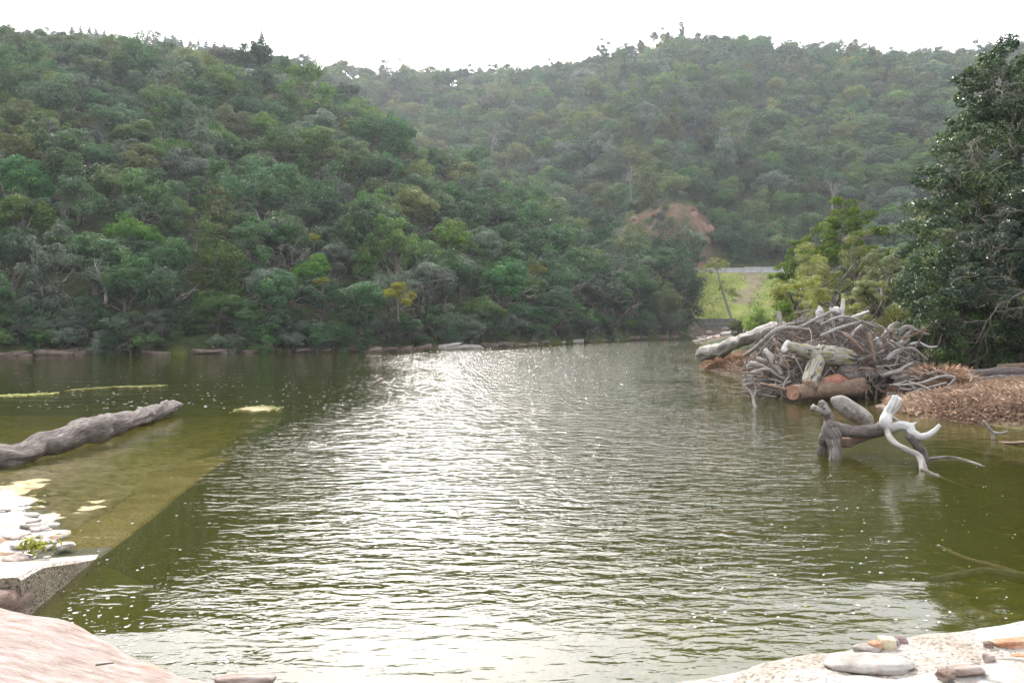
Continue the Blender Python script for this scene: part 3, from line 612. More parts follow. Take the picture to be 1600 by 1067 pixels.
# skyline conifers
def conifer_mesh(seed, n=900):
    rg = np.random.RandomState(seed); z = rg.rand(n)**.8; lay = np.round(z*9)/9; r = (1-lay)*.3*rg.uniform(.2, 1.1, n)+.02; a = rg.rand(n)*6.28
    c_ = np.stack([np.cos(a)*r, np.sin(a)*r, .12+lay*.86-r*.3+rg.normal(size=n)*.012], 1); nr = np.stack([np.cos(a)*.3, np.sin(a)*.3, np.ones(n)], 1)+rg.normal(size=(n, 3))*.3; nr /= np.linalg.norm(nr, axis=1)[:, None]
    v, f = leaves(c_, nr, .075, rg, .6); return mesh_np('crown', v, f, [M['conifer']], fattr=rg.rand(n))
CON = [conifer_mesh(1), conifer_mesh(2)]
T = Tubes(); T.add([(0, 0, -.1), (0, 0, .95)], [.022, .006], 6); CTR = T.mesh('trunk', [M['bark']])
def conifer(px, py, hpx, label, group=None, k=0, wide=1.0):
    a = (px-800)/F; Y = float(np.interp(a, FRA, FRY))-4; p_ = W(px, py, Y); h_ = hpx/F*Y
    e = empty('conifer', (p_[0], Y, p_[2]-h_), px, h_); e.scale = (h_*wide, h_*wide, h_); tag(e, label, 'conifer', group); obj('trunk', CTR, e); obj('crown', CON[k % 2], e); return e
conifer(409, 46, 38, 'lone tall conifer rising above the saddle of the skyline', wide=1.0)
for k, px in enumerate([112, 126, 140, 150, 163, 215, 230, 243, 258, 271, 283, 297, 310, 322, 335, 350]):
    conifer(px, float(np.interp(px, [100, 200, 340, 360], [40, 52, 66, 70]))-rs.uniform(0, 5), 30+rs.uniform(-4, 6), 'small hazy conifer in the row along the left skyline', 'row of conifers on the left skyline', k, .9)
for k, (px, py, h_, lb) in enumerate([(1066, 32, 34, 'tallest ragged tree on the far hill summit'), (1046, 44, 26, 'ragged tree next to the tallest on the far summit'), (1022, 47, 28, 'dark bushy skyline tree on the left shoulder of far summit'), (1000, 60, 20, 'small dark skyline tree on the far hill shoulder')]):
    Y = float(np.interp((px-800)/F, FRA, FRY))-4; p_ = W(px, py, Y); hh = h_/F*Y; s = hh/2.3; tree('skyline_tree', (p_[0], Y, p_[2]-hh), s, [7, 6, 0, 4][k], M['conifer'], lb, 'tree', None, k, k, (.75, .75, 1))

# ------------------------------------------------------------------ trees of this bank (right)
def lumps_px(L, depth=.9):
    return np.array([list(W(px, py, Y+dy))+[r/F*Y, r/F*Y*depth, r/F*Y*.9] for (px, py, r, Y, dy) in L])
def big_tree(name, label, L, n, size, mat, base, tr_pts, seed, asp=.5, extra=None, per=9, fr=.42, up=.3, cat='tree', bark='bark', shell=.16):
    e = empty(name, base); tag(e, label, cat)
    LW = lumps_px(L); LW[:, :3] -= np.array(base)
    obj('crown', crown('crown', LW, n, size, seed, mat, per=per, fr=fr, asp=asp, up=up, shell=shell), e)
    T = Tubes(); rg = np.random.RandomState(seed)
    for pts, rad in tr_pts: T.add(np.array(pts)-np.array(base), rad, 9, 12, .15, seed)
    top = np.array(tr_pts[0][0][-1])-np.array(base)
    for q in LW[:: max(1, len(LW)//12)]:
        mid = (top+q[:3])/2+rg.normal(size=3)*.3; T.add([top*rg.uniform(.5, 1), mid, q[:3]], [.1, .06, .02], 5, 8, .1, seed)
    obj('trunk', T.mesh('trunk', [M[bark]]), e)
    if extra: extra(e, np.array(base))
    return e
YA = 32.
LB = [(1580, 95, 40), (1545, 115, 36), (1508, 128, 26), (1600, 165, 60), (1545, 185, 48), (1505, 190, 26), (1525, 235, 46), (1480, 262, 40), (1447, 285, 30), (1560, 270, 62), (1500, 320, 55), (1442, 335, 32), (1455, 380, 45), (1425, 405, 24), (1555, 350, 62), (1450, 440, 42), (1500, 420, 50), (1620, 300, 70), (1640, 420, 80), (1560, 430, 50), (1425, 462, 24), (1600, 110, 45), (1570, 140, 50), (1530, 160, 40), (1490, 225, 30), (1580, 190, 55), (1690, 120, 80), (1700, 230, 90), (1700, 340, 90), (1475, 480, 22), (1590, 215, 55), (1540, 300, 55), (1590, 370, 60), (1500, 380, 50), (1530, 460, 40), (1590, 460, 50), (1450, 470, 26), (1640, 500, 60), (1560, 490, 36)]
def dead_twigs(spots, seed, lo=.5, hi=1.1, r0=.02, depth=3, dirs=None):
    def f(e, base):
        rg = np.random.RandomState(seed)
        for i, (px, py, Y) in enumerate(spots):
            T = Tubes(); d = np.array(dirs[i] if dirs else (-.8, -.35, rg.uniform(-.25, .35))); d = d/np.linalg.norm(d)
            grow(T, rg, W(px, py, Y)-base, d, rg.uniform(lo, hi), r0, depth, 6, .35, (3, 5), 0, .72)
            obj('bare_branch', T.mesh('bare_branch', [M['bark']]), e)
    return f
b0 = G(1560, 580, .8)
b0 = np.array([22.0, 34.5, land1(22.0, 34.5)])
big_tree('riverside_tree', 'tall dark glossy-leaved tree filling the right bank', [(a_, b_, c_, YA, rs.uniform(-1, 1.5)) for a_, b_, c_ in LB], 80000, .15, M['leaf_gloss'], b0,
         [([b0, b0+[-.4, 0, 3], b0+[-.2, -1, 7]], [.35, .28, .2]), ([b0, b0+[.8, 0, 3], b0+[1.5, -.4, 8]], [.25, .2, .12])], 901, .5,
         dead_twigs([(1560, 140, 30), (1590, 130, 30), (1540, 215, 30), (1600, 230, 30), (1530, 260, 30), (1580, 255, 30), (1500, 275, 30), (1475, 300, 30)], 5, .8, 1.6), per=10, fr=.36)
YB = 26.
LN = [(1560, 405, 34), (1595, 385, 44), (1525, 440, 30), (1610, 430, 46), (1575, 345, 40), (1620, 350, 50), (1640, 300, 50), (1590, 300, 30), (1510, 385, 24), (1555, 455, 24), (1680, 400, 70), (1490, 455, 18)]
b1 = np.array([20.5, 27.5, land1(20.5, 27.5)])
big_tree('riverside_tree', 'grey-green broad-leaved tree with bare twigs over the dry grass', [(a_, b_, c_, YB, rs.uniform(-.6, 1)) for a_, b_, c_ in LN], 20000, .15, M['leaf_glossgrey'], b1,
         [([b1, b1+[-.5, -.2, 1.5], b1+[-1.4, -.5, 3.4]], [.25, .2, .13])], 902, .42,
         dead_twigs([(1555, 412, 24.8), (1525, 380, 25), (1600, 455, 24.6), (1570, 470, 24.6), (1545, 345, 25), (1610, 480, 24.4), (1600, 330, 25), (1585, 440, 24.6), (1530, 430, 24.8)], 6, .55, 1.2, .018, 3,
                    [(-.8, -.3, .1), (-1, -.2, .3), (-1, -.3, -.2), (-.8, -.3, -.3), (-1, -.2, .3), (-1, -.1, -.1), (-.9, -.3, .4), (-1, -.4, -.1), (-1, -.2, -.3)]), per=9, fr=.38, up=.45)
# bright and feathery trees behind the pile
bB = np.array([26.0, 68.0, land1(26.0, 68.0)])
big_tree('bright_tree', 'bright green round-clumped tree behind the feathery thicket', [(a_, b_, c_, 66, rs.uniform(-1, 1)) for a_, b_, c_ in
         [(1318, 330, 24), (1345, 345, 22), (1298, 345, 20), (1280, 372, 24), (1320, 370, 30), (1360, 372, 24), (1255, 385, 20), (1245, 400, 18), (1225, 420, 18), (1235, 432, 20), (1290, 405, 30), (1340, 405, 34), (1375, 400, 26), (1215, 440, 14), (1300, 440, 40), (1360, 440, 30), (1245, 450, 24)]],
         16000, .22, M['leaf_bright'], bB, [([bB, bB+[.3, 0, 4], bB+[0, -.5, 7]], [.3, .22, .15])], 903, .6, per=10, fr=.34)
for i, (px, pt, Y, wpx, lb) in enumerate([(1270, 372, 56, 90, 'feathery yellow-green tree at the left of the thicket'), (1330, 352, 54, 110, 'tallest feathery olive-green tree of the thicket behind the pile'), (1385, 375, 50, 90, 'feathery olive tree beside the dark riverside tree'),
                                         (1235, 430, 52, 80, 'low feathery yellow-green tree nearest the grassy embankment'), (1300, 420, 46, 110, 'broad feathery bush right behind the driftwood pile'), (1370, 430, 42, 90, 'feathery bush between pile and dark riverside tree')]):
    c_ = W(px, pt, Y); zg = land1(c_[0], Y); hp = (CH-zg)/Y*F+HZ; LT = []
    for q in range(22):
        t_ = rs.rand(); LT.append((px+rs.uniform(-.5, .5)*wpx*(1-.45*t_), (hp-14)*(1-t_)+(pt+18)*t_, wpx*rs.uniform(.13, .2), Y, rs.uniform(-1.5, 1.5)))
    base = np.array([c_[0], Y, zg])
    big_tree('feathery_tree', lb, LT, 15000, .17, M['leaf_feather'], base, [([base, base+[.1, 0, 1.5], base+[.2, 0, (c_[2]-zg)*.7]], [.09, .07, .04])], 910+i, .26, None, 8, .5, .15, shell=.32)
for i, (px, pt, Y, wpx, mk, lb) in enumerate([(1185, 470, 48, 60, 'leaf_bright', 'yellow-green shrub on the bank left of the pile'), (1225, 468, 42, 60, 'leaf_bright', 'leafy green shrub just behind the upright driftwood post'), (1400, 468, 38, 60, 'leaf_feather', 'yellowish shrub at the foot of the dark riverside tree'), (1440, 500, 36, 60, 'leaf_olive', 'shadowed shrub under the dark riverside tree'), (1150, 492, 62, 36, 'leaf_olive', 'small shrub on the stony bank below the leaning tree')]):
    ground_tree('bank_shrub', px, pt, Y, wpx, i+1, mk, lb, 'shrub', None, i)
for i in range(15):  # generic trees added to block light behind the riverside crown
    px = [1440, 1480, 1520, 1570, 1620, 1500, 1560, 1640, 1690, 1450, 1500, 1550, 1600, 1650, 1700][i]; Y = [46, 44, 43, 42, 44, 56, 58, 52, 40, 39, 38.5, 38, 38, 37, 36][i]
    ground_tree('added_shade_tree', px, [400, 380, 370, 350, 330, 240, 200, 200, 300, 455, 440, 430, 430, 420, 420][i], Y, 120, i, 'leaf_gloss', 'leafy tree added behind the tall riverside tree to block light', 'tree', 'trees added behind the riverside tree to block light', i)
for i in range(16):  # shrub row added so the hollow under the crown goes dark
    px = 1432+i*18; Y = 33.5+rs.rand()*3; x = (px-800)/F*Y; s = rs.uniform(1.1, 1.7)
    tree('added_dark_shrub', (x, Y, land1(x, Y)-.5*s), s, i, M['leaf_gloss'], 'dense shrub added to darken the hollow under the tall riverside tree', 'shrub', 'shrubs added to darken under the riverside tree', i, i, (1, 1, rs.uniform(.9, 1.3)))
# leaning thin tree at the head of the river
pa, pb, pc = W(1152, 512, 118), W(1128, 452, 118), W(1118, 412, 118)
e = empty('leaning_tree', pa); tag(e, 'thin leaning tree with pale stem before the grassy embankment', 'tree')
T = Tubes(); T.add(np.array([pa-[0, 0, 1.2], pb, pc])-pa, [.22, .17, .08], 7, 12, .08, 3); obj('trunk', T.mesh('trunk', [M['bark_pale']]), e)
LT = lumps_px([(1118, 412, 13, 118, 0), (1105, 420, 12, 118, 0), (1130, 416, 11, 118, 0), (1135, 450, 13, 118, 0), (1148, 462, 13, 118, 0), (1098, 428, 9, 118, 0)]); LT[:, :3] -= pa
obj('crown', crown('crown', LT, 1500, .32, 77, M['leaf_feather'], asp=.35, shell=.35), e)

# ------------------------------------------------------------------ road, barrier and retaining wall at the head of the river
def box_mesh(name, x0, x1, y0, y1, z0, z1, mat):
    v = [(x0, y0, z0), (x1, y0, z0), (x1, y1, z0), (x0, y1, z0), (x0, y0, z1), (x1, y0, z1), (x1, y1, z1), (x0, y1, z1)]
    return mesh_np(name, v, np.array([(0, 3, 2, 1), (4, 5, 6, 7), (0, 1, 5, 4), (1, 2, 6, 5), (2, 3, 7, 6), (3, 0, 4, 7)]), [mat])
tag(obj('road', box_mesh('road', 30, 95, 174.6, 181.5, 13.2, 13.68, M['asphalt'])), 'asphalt road along the foot of the far hill', kind='structure')
e = empty('road_barrier', (35, 174.2, 13.5)); tag(e, 'grey concrete road barrier above the grassy embankment', 'barrier')
for k in range(9):
    z1 = 1.05+(.18 if k > 3 else 0)*(k < 7)
    o_ = obj('barrier_segment', mesh_np('barrier_segment', [(0, -.3, 0), (3.85, -.3, 0), (3.85, .3, 0), (0, .3, 0), (0, -.12, z1), (3.85, -.12, z1), (3.85, .12, z1), (0, .12, z1)], np.array([(0, 3, 2, 1), (4, 5, 6, 7), (0, 1, 5, 4), (1, 2, 6, 5), (2, 3, 7, 6), (3, 0, 4, 7)]), [M['concrete_road']]), e, (k*3.9, 0, 0))
xa, xb = W(1072, 500, 147.3)[0], W(1150, 500, 147.3)[0]
e = empty('retaining_wall', (xa, 147, .6)); tag(e, 'low dark grey stone retaining wall below the grassy slope', 'wall')
nb = 9; bw = (xb-xa)/nb
for r_ in range(3):
    for k in range(nb):
        jx = .5*bw*(r_ % 2); o_ = obj('stone_block', box_mesh('stone_block', .02, bw-.06, -rs.uniform(.0, .12), .8, .02, .86, M['wall_grey']), e, (k*bw+jx, 0, r_*.88+.1))
# grass tufts over the embankment
rg = np.random.RandomState(4); n = 9000; a = rg.uniform(.19, .36, n); Y = rg.uniform(149, 173, n); x = a*Y; z = land(x, Y)
keep = np.exp(-((a-(.322-.0016*(184-Y)))/.013)**2) < rg.rand(n)*.9-.05*fbm(x*.4, Y*.4)
c_ = np.stack([x, Y, z+.12], 1)[keep]; nr = rg.normal(size=(len(c_), 3))*.35+[0, -.5, .9]; nr /= np.linalg.norm(nr, axis=1)[:, None]
v, f = leaves(c_-[0, 0, .06], nr, .3, rg, .4); tag(obj('embankment_grass', mesh_np('embankment_grass', v, f, [M['grass']], fattr=np.clip(.5+.5*fbm(c_[:, 0]*.2, c_[:, 1]*.2)+rg.normal(size=len(c_))*.15, 0, 1))), 'yellow-green grass on the road embankment', kind='stuff')
# shrubs on the red cutting
for i in range(22):
    a_ = .15+.1*rs.rand(); Y = 188+rs.rand()*14; s = rs.uniform(.8, 1.6); tree('cutting_shrub', (a_*Y, Y, land1(a_*Y, Y)-.2), s, i, M['leaf_grey' if i % 2 else 'leaf_mid'], 'small %s shrub clinging to the red earth cutting' % ('grey' if i % 2 else 'green'), 'shrub', '%s shrubs on the red cutting' % ('grey' if i % 2 else 'green'), i, i)
e = empty('red_cutting', W(1045, 395, 186)); tag(e, 'bare red rock cutting above the road on the far hill', 'rock face')
for i in range(15):
    px = 985+rs.rand()*128; py = 330+rs.rand()*56+abs(px-1045)*.1; Y = 186+(388-py)*.16; q = W(px, py, Y)-np.array(e.location)
    o_ = obj('rock_slab', rock_mesh('rock_slab', i, M['red_cliff'], 2, .6, .3, (rs.uniform(1, 2.4), 1.2, rs.uniform(.7, 1.8))), e, q); o_.rotation_euler = (rs.uniform(-.5, .2), rs.uniform(-.6, .6), rs.rand())
# rocks of the far banks
for i in range(52):
    if rs.rand() < .3 and i < 18: continue
    a_ = -.68+i*.018+rs.uniform(-.004, .004); Y = float(np.interp(a_, BA, BY))-rs.uniform(.0, .9); s = rs.uniform(.35, 1.15)
    px = 800+a_*F; pale = 690 < px < 760 or 862 < px < 920
    o_ = obj('bank_rock', rock_mesh('bank_rock', i, M['rock_pale' if pale else 'rock_bank'], 3, .75, .3, (s*1.5, s*.7, s*rs.uniform(.22, .42)), 1.1), None, (a_*Y, Y, rs.uniform(.02, .22)))
    o_.rotation_euler = (rs.uniform(-.1, .1), rs.uniform(-.22, .05), rs.uniform(-.2, .9))
    tag(o_, 'pale layered rock ledge at the far waterline' if pale else 'dark brown layered rock at the far waterline', 'rock', 'pale rocks of the far bank' if pale else 'dark rocks of the far bank')
for i in range(150):
    a_ = (1062+rs.rand()*112-800)/F; Y = rs.uniform(112, 147); zz = land1(a_*Y, Y); s = rs.uniform(.25, .7)
    if zz > 1.8 or zz < -.3: continue
    o_ = obj('shore_stone', rock_mesh('shore_stone', i+90, M[['rock_pale', 'rock_grey', 'rock_pink'][i % 3]], 2, .5, .25, (s*1.2, s, s*.6)), None, (a_*Y, Y, zz+s*.15)); o_.rotation_euler[2] = rs.rand()*6
    tag(o_, 'pale tan stone on the stony shore below the retaining wall', 'stone', 'stones below the retaining wall')
# ------------------------------------------------------------------ driftwood
def px_tube(T, pts, rad_px, sides=10, n=None, rough=.15, seed=0, origin=(0, 0, 0), flat=1.0, mi=0):
    """pts: (px, py, depth); radii in photo pixels"""
    P = np.array([W(*q) for q in pts]); r = [rp_/F*pts[min(len(pts)-1, int(round(i*(len(pts)-1)/max(1, len(rad_px)-1))))][2] for i, rp_ in enumerate(rad_px)]
    n = n or max(6, len(pts)*5); C = spline(P, n); t_ = np.linspace(0, 1, n)*len(pts)*2.2; am = np.interp(np.linspace(0, 1, n), np.linspace(0, 1, len(r)), r)*rough*.8
    C = C+np.stack([vnoise(t_, seed*1.7, 1), vnoise(t_, seed*1.7, 5), vnoise(t_, seed*1.7, 9)], 1)*am[:, None]; r = np.interp(np.linspace(0, 1, n), np.linspace(0, 1, len(r)), r)*(1+rough*.3*vnoise(t_*.8, seed, 3))
    return T.add(C-np.array(origin), r, sides, n, rough, seed, flat=flat, mi=mi)
def px_part(name, pts, rad, mat, parent, origin, seed=0, sides=12, rough=.15, n=None, flat=1.0):
    T = Tubes(); px_tube(T, pts, rad, sides, n, rough, seed, origin, flat); return obj(name, T.mesh(name, [M[mat]]), parent)
def disc(name, c, d, r, mat, parent, origin):
    d = np.array(d)/np.linalg.norm(d); T = Tubes(); T.add([c-d*.02-np.array(origin), c+d*.012-np.array(origin)], [r, r*.985], 20, 2); return obj(name, T.mesh(name, [M[mat]], False), parent)
# -- forked root in the shallows
og = G(1305, 714); e = empty('driftwood_root', og); tag(e, 'forked driftwood root with a bleached branch standing in the shallows', 'driftwood')
px_part('stem', [(1288, 638, 15.1), (1291, 645, 15.1), (1294, 657, 15.1), (1298, 672, 15.0), (1301, 684, 15.0)], [7, 8, 9.5, 13, 12], 'drift_dark', e, og, 1, 14, .22, 26)
px_part('knob', [(1268, 633, 15.1), (1275, 638, 15.1), (1285, 642, 15.0), (1292, 646, 15.0)], [4.5, 5.5, 6, 5], 'drift', e, og, 2, 9, .6, 9)
px_part('knob', [(1282, 630, 14.95), (1287, 635, 15.0), (1292, 643, 15.0)], [4, 6, 7], 'drift', e, og, 33, 9, .7, 8)
px_part('leg', [(1300, 674, 15.0), (1303, 695, 14.9), (1305, 725, 14.75)], [11, 9, 9], 'drift_dark', e, og, 3, 12, .2, 18)
px_part('leg', [(1295, 674, 15.1), (1287, 692, 15.4), (1283, 712, 15.5)], [10, 8, 8], 'drift_dark', e, og, 4, 12, .22, 18)
px_part('beam', [(1297, 668, 15.0), (1315, 672, 15.05), (1340, 674, 15.1), (1366, 672, 15.05), (1388, 668, 15.0)], [11, 10, 10, 10.5, 11], 'drift_dark', e, og, 5, 14, .2, 30)
px_part('beam', [(1305, 690, 15.3), (1325, 690, 15.4), (1350, 682, 15.4), (1372, 676, 15.3)], [7, 8, 7, 6], 'drift_brown', e, og, 6, 12, .2, 20)
o_ = obj('burl', rock_mesh('burl', 17, M['drift_pit'], 4, .12, .10, (.49, .20, .185), 1.6), e, W(1333, 643, 15.6)-og); o_.rotation_euler = (0, math.atan2(42, 67), .12)
px_part('bleached_limb', [(1402, 622, 15.0), (1396, 634, 15.0), (1387, 648, 15.0), (1383, 660, 14.9), (1392, 668, 14.9), (1408, 665, 14.8), (1420, 668, 14.7), (1428, 678, 14.6), (1442, 682, 14.5), (1456, 676, 14.5), (1469, 664, 14.5)], [8, 8.6, 8, 9, 8, 7.6, 7, 6, 5.4, 4.6, 3], 'drift_white', e, og, 8, 18, .11, 70)
px_part('spur', [(1412, 665, 14.8), (1424, 664, 14.8), (1432, 659, 14.8)], [5, 3.4, .8], 'drift_white', e, og, 9, 8, .1, 8)
px_part('prop', [(1385, 668, 14.9), (1390, 682, 14.6), (1402, 695, 14.3), (1420, 704, 14.1), (1437, 714, 13.9), (1444, 738, 13.6)], [5, 5, 4.6, 4.6, 5, 6], 'drift', e, og, 10, 10, .15, 36)
px_part('prop', [(1420, 680, 14.6), (1430, 690, 14.6), (1440, 704, 14.6), (1446, 724, 14.6)], [7, 7.4, 7, 5.4], 'drift_dark', e, og, 11, 12, .2, 20)
px_part('thin_limb', [(1374, 635, 15.5), (1390, 648, 15.4), (1408, 661, 15.2)], [2.6, 2.2, 2], 'drift', e, og, 12, 8, .1, 10)
for sd_, pts, r_ in ((13, [(1446, 735, 13.5), (1475, 748, 13.0), (1510, 762, 12.4)], [3, 2.4, 1.4]), (14, [(1448, 717, 14.65), (1480, 714, 14.9), (1510, 719, 14.6), (1538, 730, 14.0)], [2.6, 2.4, 2.2, 2.6])):
    o_ = px_part('sunken_branch', pts, r_, 'drift_dark', None, og*0, sd_, 8, .15, 18)
    tag(o_, 'thin dark branch lying at the water surface %s' % ('pointing from the bleached prop toward open water' if sd_ == 13 else 'curving right behind the props of the root'), 'branch')
# -- long log at the left
lp = [(-130, 745, 13.0), (-60, 728, 13.4), (0, 716, 14.0), (50, 702, 14.9), (100, 686, 16.0), (150, 668, 17.4), (190, 660, 18.6), (225, 651, 19.9), (250, 643, 21.0), (272, 635, 22.0)]
og = W(100, 690, 16); e = empty('driftwood_log', og); tag(e, 'long grey cracked log lying half in the shallow water', 'log')
px_part('trunk', lp, [22, 21, 19, 19, 19, 20, 16, 13, 11, 8], 'drift_dark', e, og, 20, 28, .28, 90)
px_part('stub', [(250, 641, 21), (253, 634, 21.2), (262, 630, 21.3)], [5, 6.5, 5], 'drift', e, og, 21, 10, .35, 12)
px_part('stub', [(266, 639, 21.7), (275, 633, 22), (283, 634, 22.1)], [6, 6, 4], 'drift', e, og, 22, 10, .35, 12)
# -- the pile
PC = np.array([11.5, 29.3, .3]); PR = np.array([2.75, 2.3, 2.45])
v, f = ICO[4]; v = v.copy(); dn = 1+.16*fbm(v[:, 0]*2.2, v[:, 1]*2.2, v[:, 2]*2.2); core = v*dn[:, None]*PR*.82*np.array([1, 1, .95])
tag(obj('debris_core', mesh_np('debris_core', core+PC-[0, 0, .45], f, [M['drift_brown']], True)), 'packed brown flood debris inside the driftwood pile', kind='stuff')
def surf_pt(rg, lo=-.05):
    while True:
        d = rg.normal(size=3); d /= np.linalg.norm(d)
        if d[2] > lo and d[1] < .55: return d
SM = ['drift', 'drift', 'drift_dark', 'drift_brown', 'drift_white', 'drift']
SLAB = {'drift': ('weathered grey branch tangled into the driftwood pile', 'grey branches in the pile'), 'drift_dark': ('dark wet branch tangled into the driftwood pile', 'dark branches in the pile'),
        'drift_brown': ('brown branch tangled into the driftwood pile', 'brown branches in the pile'), 'drift_white': ('bleached white branch tangled into the driftwood pile', 'bleached branches in the pile')}
rg = np.random.RandomState(31)
for i in range(290):
    d = surf_pt(rg); p0 = PC+d*PR*rg.uniform(.86, 1.02)
    nrm = d/PR; nrm /= np.linalg.norm(nrm); t = rg.normal(size=3)*np.array([1, .6, .75]); t += np.array([d[0]*.5, -.1, -.1]); t -= nrm*np.dot(t, nrm)*rg.uniform(.55, 1.05); t /= np.linalg.norm(t)
    Ln = rg.uniform(.5, 1.9)*(1 if i > 40 else 1.35); r0 = rg.uniform(.01, .03)*(1 if i > 50 else 2.2)
    bend = rg.normal(size=3)*.16*Ln; pts = [p0-t*Ln/2-nrm*.10, p0-t*Ln*.15+bend*.5, p0+t*Ln*.2+bend*.6+nrm*.04, p0+t*Ln/2]
    pts = [np.array([q[0], q[1], max(q[2], .03)]) for q in pts]
    mk = SM[rg.randint(6)]; T = Tubes(); T.add(np.array(pts)-p0, [r0, r0*.95, r0*.75, r0*.3], 6, 8, .25, i); fk = rg.rand() < .5
    if fk:
        q = pts[2]-p0; w_ = t+rg.normal(size=3)*.6; w_ /= np.linalg.norm(w_); T.add([q, q+w_*Ln*.15, q+w_*Ln*.3+rg.normal(size=3)*.05], [r0*.6, r0*.4, r0*.15], 5, 4, .1, i)
    o_ = obj('driftwood_branch', T.mesh('driftwood_branch', [M[mk]]), None, p0); thk = 'thick' if r0 > .04 else ('medium' if r0 > .022 else 'thin'); wh = 'on its crest' if d[2] > .75 else ('on its grassy flank' if d[0] > .45 else ('on its open water flank' if d[0] < -.45 else 'on its front')); ds = '%s %s' % (thk, 'forked' if fk else 'single'); tag(o_, ds+' '+SLAB[mk][0]+' '+wh, 'branch', ds+' '+SLAB[mk][1]+' '+wh)
# fine twigs and roots packed between the branches
T = Tubes()
for i in range(2600):
    d = surf_pt(rg, -.2); p0 = PC+d*PR*rg.uniform(.80, .99); t = rg.normal(size=3)+d*.35; t /= np.linalg.norm(t); Ln = rg.uniform(.25, .8); b_ = rg.normal(size=3)*.12
    q = np.array([p0, p0+t*Ln*.5+b_, p0+t*Ln+b_*.4]); q[:, 2] = np.maximum(q[:, 2], .02); T.add(q, [rg.uniform(.007, .017), .009, .003], 3, 4, 0, i, caps=False, mi=rg.randint(3))
tag(obj('twig_tangle', T.mesh('twig_tangle', [M['drift'], M['drift_brown'], M['drift_dark']])), 'fine twigs and roots packed through the driftwood pile', kind='stuff')
# flotsam skirt of sticks left and right of the pile
for i in range(58):
    side = i % 2; px = rg.uniform(1172, 1235) if not side else rg.uniform(1400, 1480); py = rg.uniform(575, 618) if not side else rg.uniform(585, 615); Y = 27.0 if not side else 25.5
    p0 = W(px, py, Y); p0[2] = max(p0[2], .05); t = np.array([rg.choice([-1, 1]), rg.uniform(-.7, .7), rg.uniform(-.25, .35)]); t /= np.linalg.norm(t); Ln = rg.uniform(.5, 1.3); bend = rg.normal(size=3)*.12
    pts = np.array([-t*Ln/2, bend, t*Ln/2]); r0 = rg.uniform(.014, .035); mk = SM[rg.randint(6)]
    pts[:, 2] = np.maximum(pts[:, 2]+p0[2], .02)-p0[2]
    T = Tubes(); T.add(pts, [r0, r0*.9, r0*.3], 5, 7, .15, i); o_ = obj('driftwood_stick', T.mesh('driftwood_stick', [M[mk]]), None, p0)
    cn = {'drift': 'grey', 'drift_dark': 'dark', 'drift_brown': 'brown', 'drift_white': 'bleached'}[mk]; sdn = 'dry grass side' if side else 'open water side'
    tag(o_, '%s stick strewn at the foot of the driftwood pile on its %s' % (cn, sdn), 'stick', '%s sticks on the %s of the pile' % (cn, sdn))
def log(name, label, pts, rad, mat, seed, rough=.15, sides=14, cut=None, n=None, flat=1.0, base=None, cat='log'):
    og = W(*pts[0]); e = empty(name, og); tag(e, label, cat); px_part('trunk', pts, rad, mat, e, og, seed, sides, rough, n, flat)
    if cut: disc('cut_face', W(*pts[0]), W(*pts[0])-W(*pts[1]), cut[1]/F*pts[0][2], cut[0], e, og)
    return e, og
e, og = log('forked_log', 'thick mossy pale forked log with a sawn end on the pile', [(1265, 603, 25.6), (1269, 585, 26.0), (1276, 565, 26.4), (1284, 552, 26.6)], [12, 12.5, 13, 15], 'drift_moss', 50, .07, 18, ('cutwood', 11.6), 24)
px_part('arm', [(1275, 556, 26.5), (1290, 555, 26.6), (1308, 557, 26.7), (1326, 560, 26.9)], [14, 16, 17, 15], 'drift_moss', e, og, 51, 18, .14, 26)
px_part('arm', [(1285, 556, 26.6), (1262, 551, 26.4), (1244, 545, 26.2), (1228, 541, 26.1)], [14, 12, 9, 7], 'drift_moss', e, og, 52, 14, .2, 22)
px_part('broken_tip', [(1231, 539, 26.1), (1226, 545, 26.0), (1224, 551, 25.9)], [6.5, 5, 2.5], 'drift_white', e, og, 53, 9, .3, 9)
e, og = log('sawn_log', 'dark reddish log with round sawn end under the mossy one', [(1239, 613, 25.2), (1262, 612, 25.7), (1300, 608, 26.1), (1345, 604, 26.5)], [12.5, 12, 13, 14], 'drift_brown', 54, .12, 18, ('cutred', 12), 26)
log('split_log', 'raw orange-red splintered log wedged beneath the mossy fork', [(1280, 603, 26.0), (1300, 596, 26.2), (1322, 592, 26.5)], [7, 12, 8], 'drift_red', 55, .35, 14, None, 20, .6)
e, og = log('root_plate', 'dark upturned root mass in the heart of the pile', [(1312, 592, 26.6), (1345, 588, 26.8), (1385, 592, 26.9), (1420, 598, 27.0)], [14, 17, 15, 9], 'drift_dark', 56, .35, 20, None, 34)
rq = np.random.RandomState(8)
for k in range(22):
    T = Tubes(); c0 = W(rq.uniform(1320, 1420), rq.uniform(572, 605), 26.5)-og; dv_ = np.array([rq.uniform(-.5, 1), rq.uniform(-1, -.1), rq.uniform(-.7, .7)]); dv_ /= np.linalg.norm(dv_)
    grow(T, rq, c0, dv_, rq.uniform(.35, .75), rq.uniform(.025, .06), 2, 6, .45, (1, 4), -.1, .65); obj('root', T.mesh('root', [M[['drift_dark', 'drift', 'drift_brown'][k % 3]]]), e)
log('long_log', 'long grey log reaching from the pile onto the tan mound', [(1098, 554, 43), (1125, 547, 40), (1165, 530, 35.5), (1205, 516, 31.5), (1235, 512, 30)], [9, 9, 10.5, 9, 6], 'drift', 57, .34, 22, None, 60)
e, og = log('root_wad', 'dark knotted root end of the long grey log', [(1096, 553, 43.5), (1107, 553, 43.0), (1114, 550, 42.4)], [8, 11, 10], 'drift_dark', 58, .5, 12, None, 14)
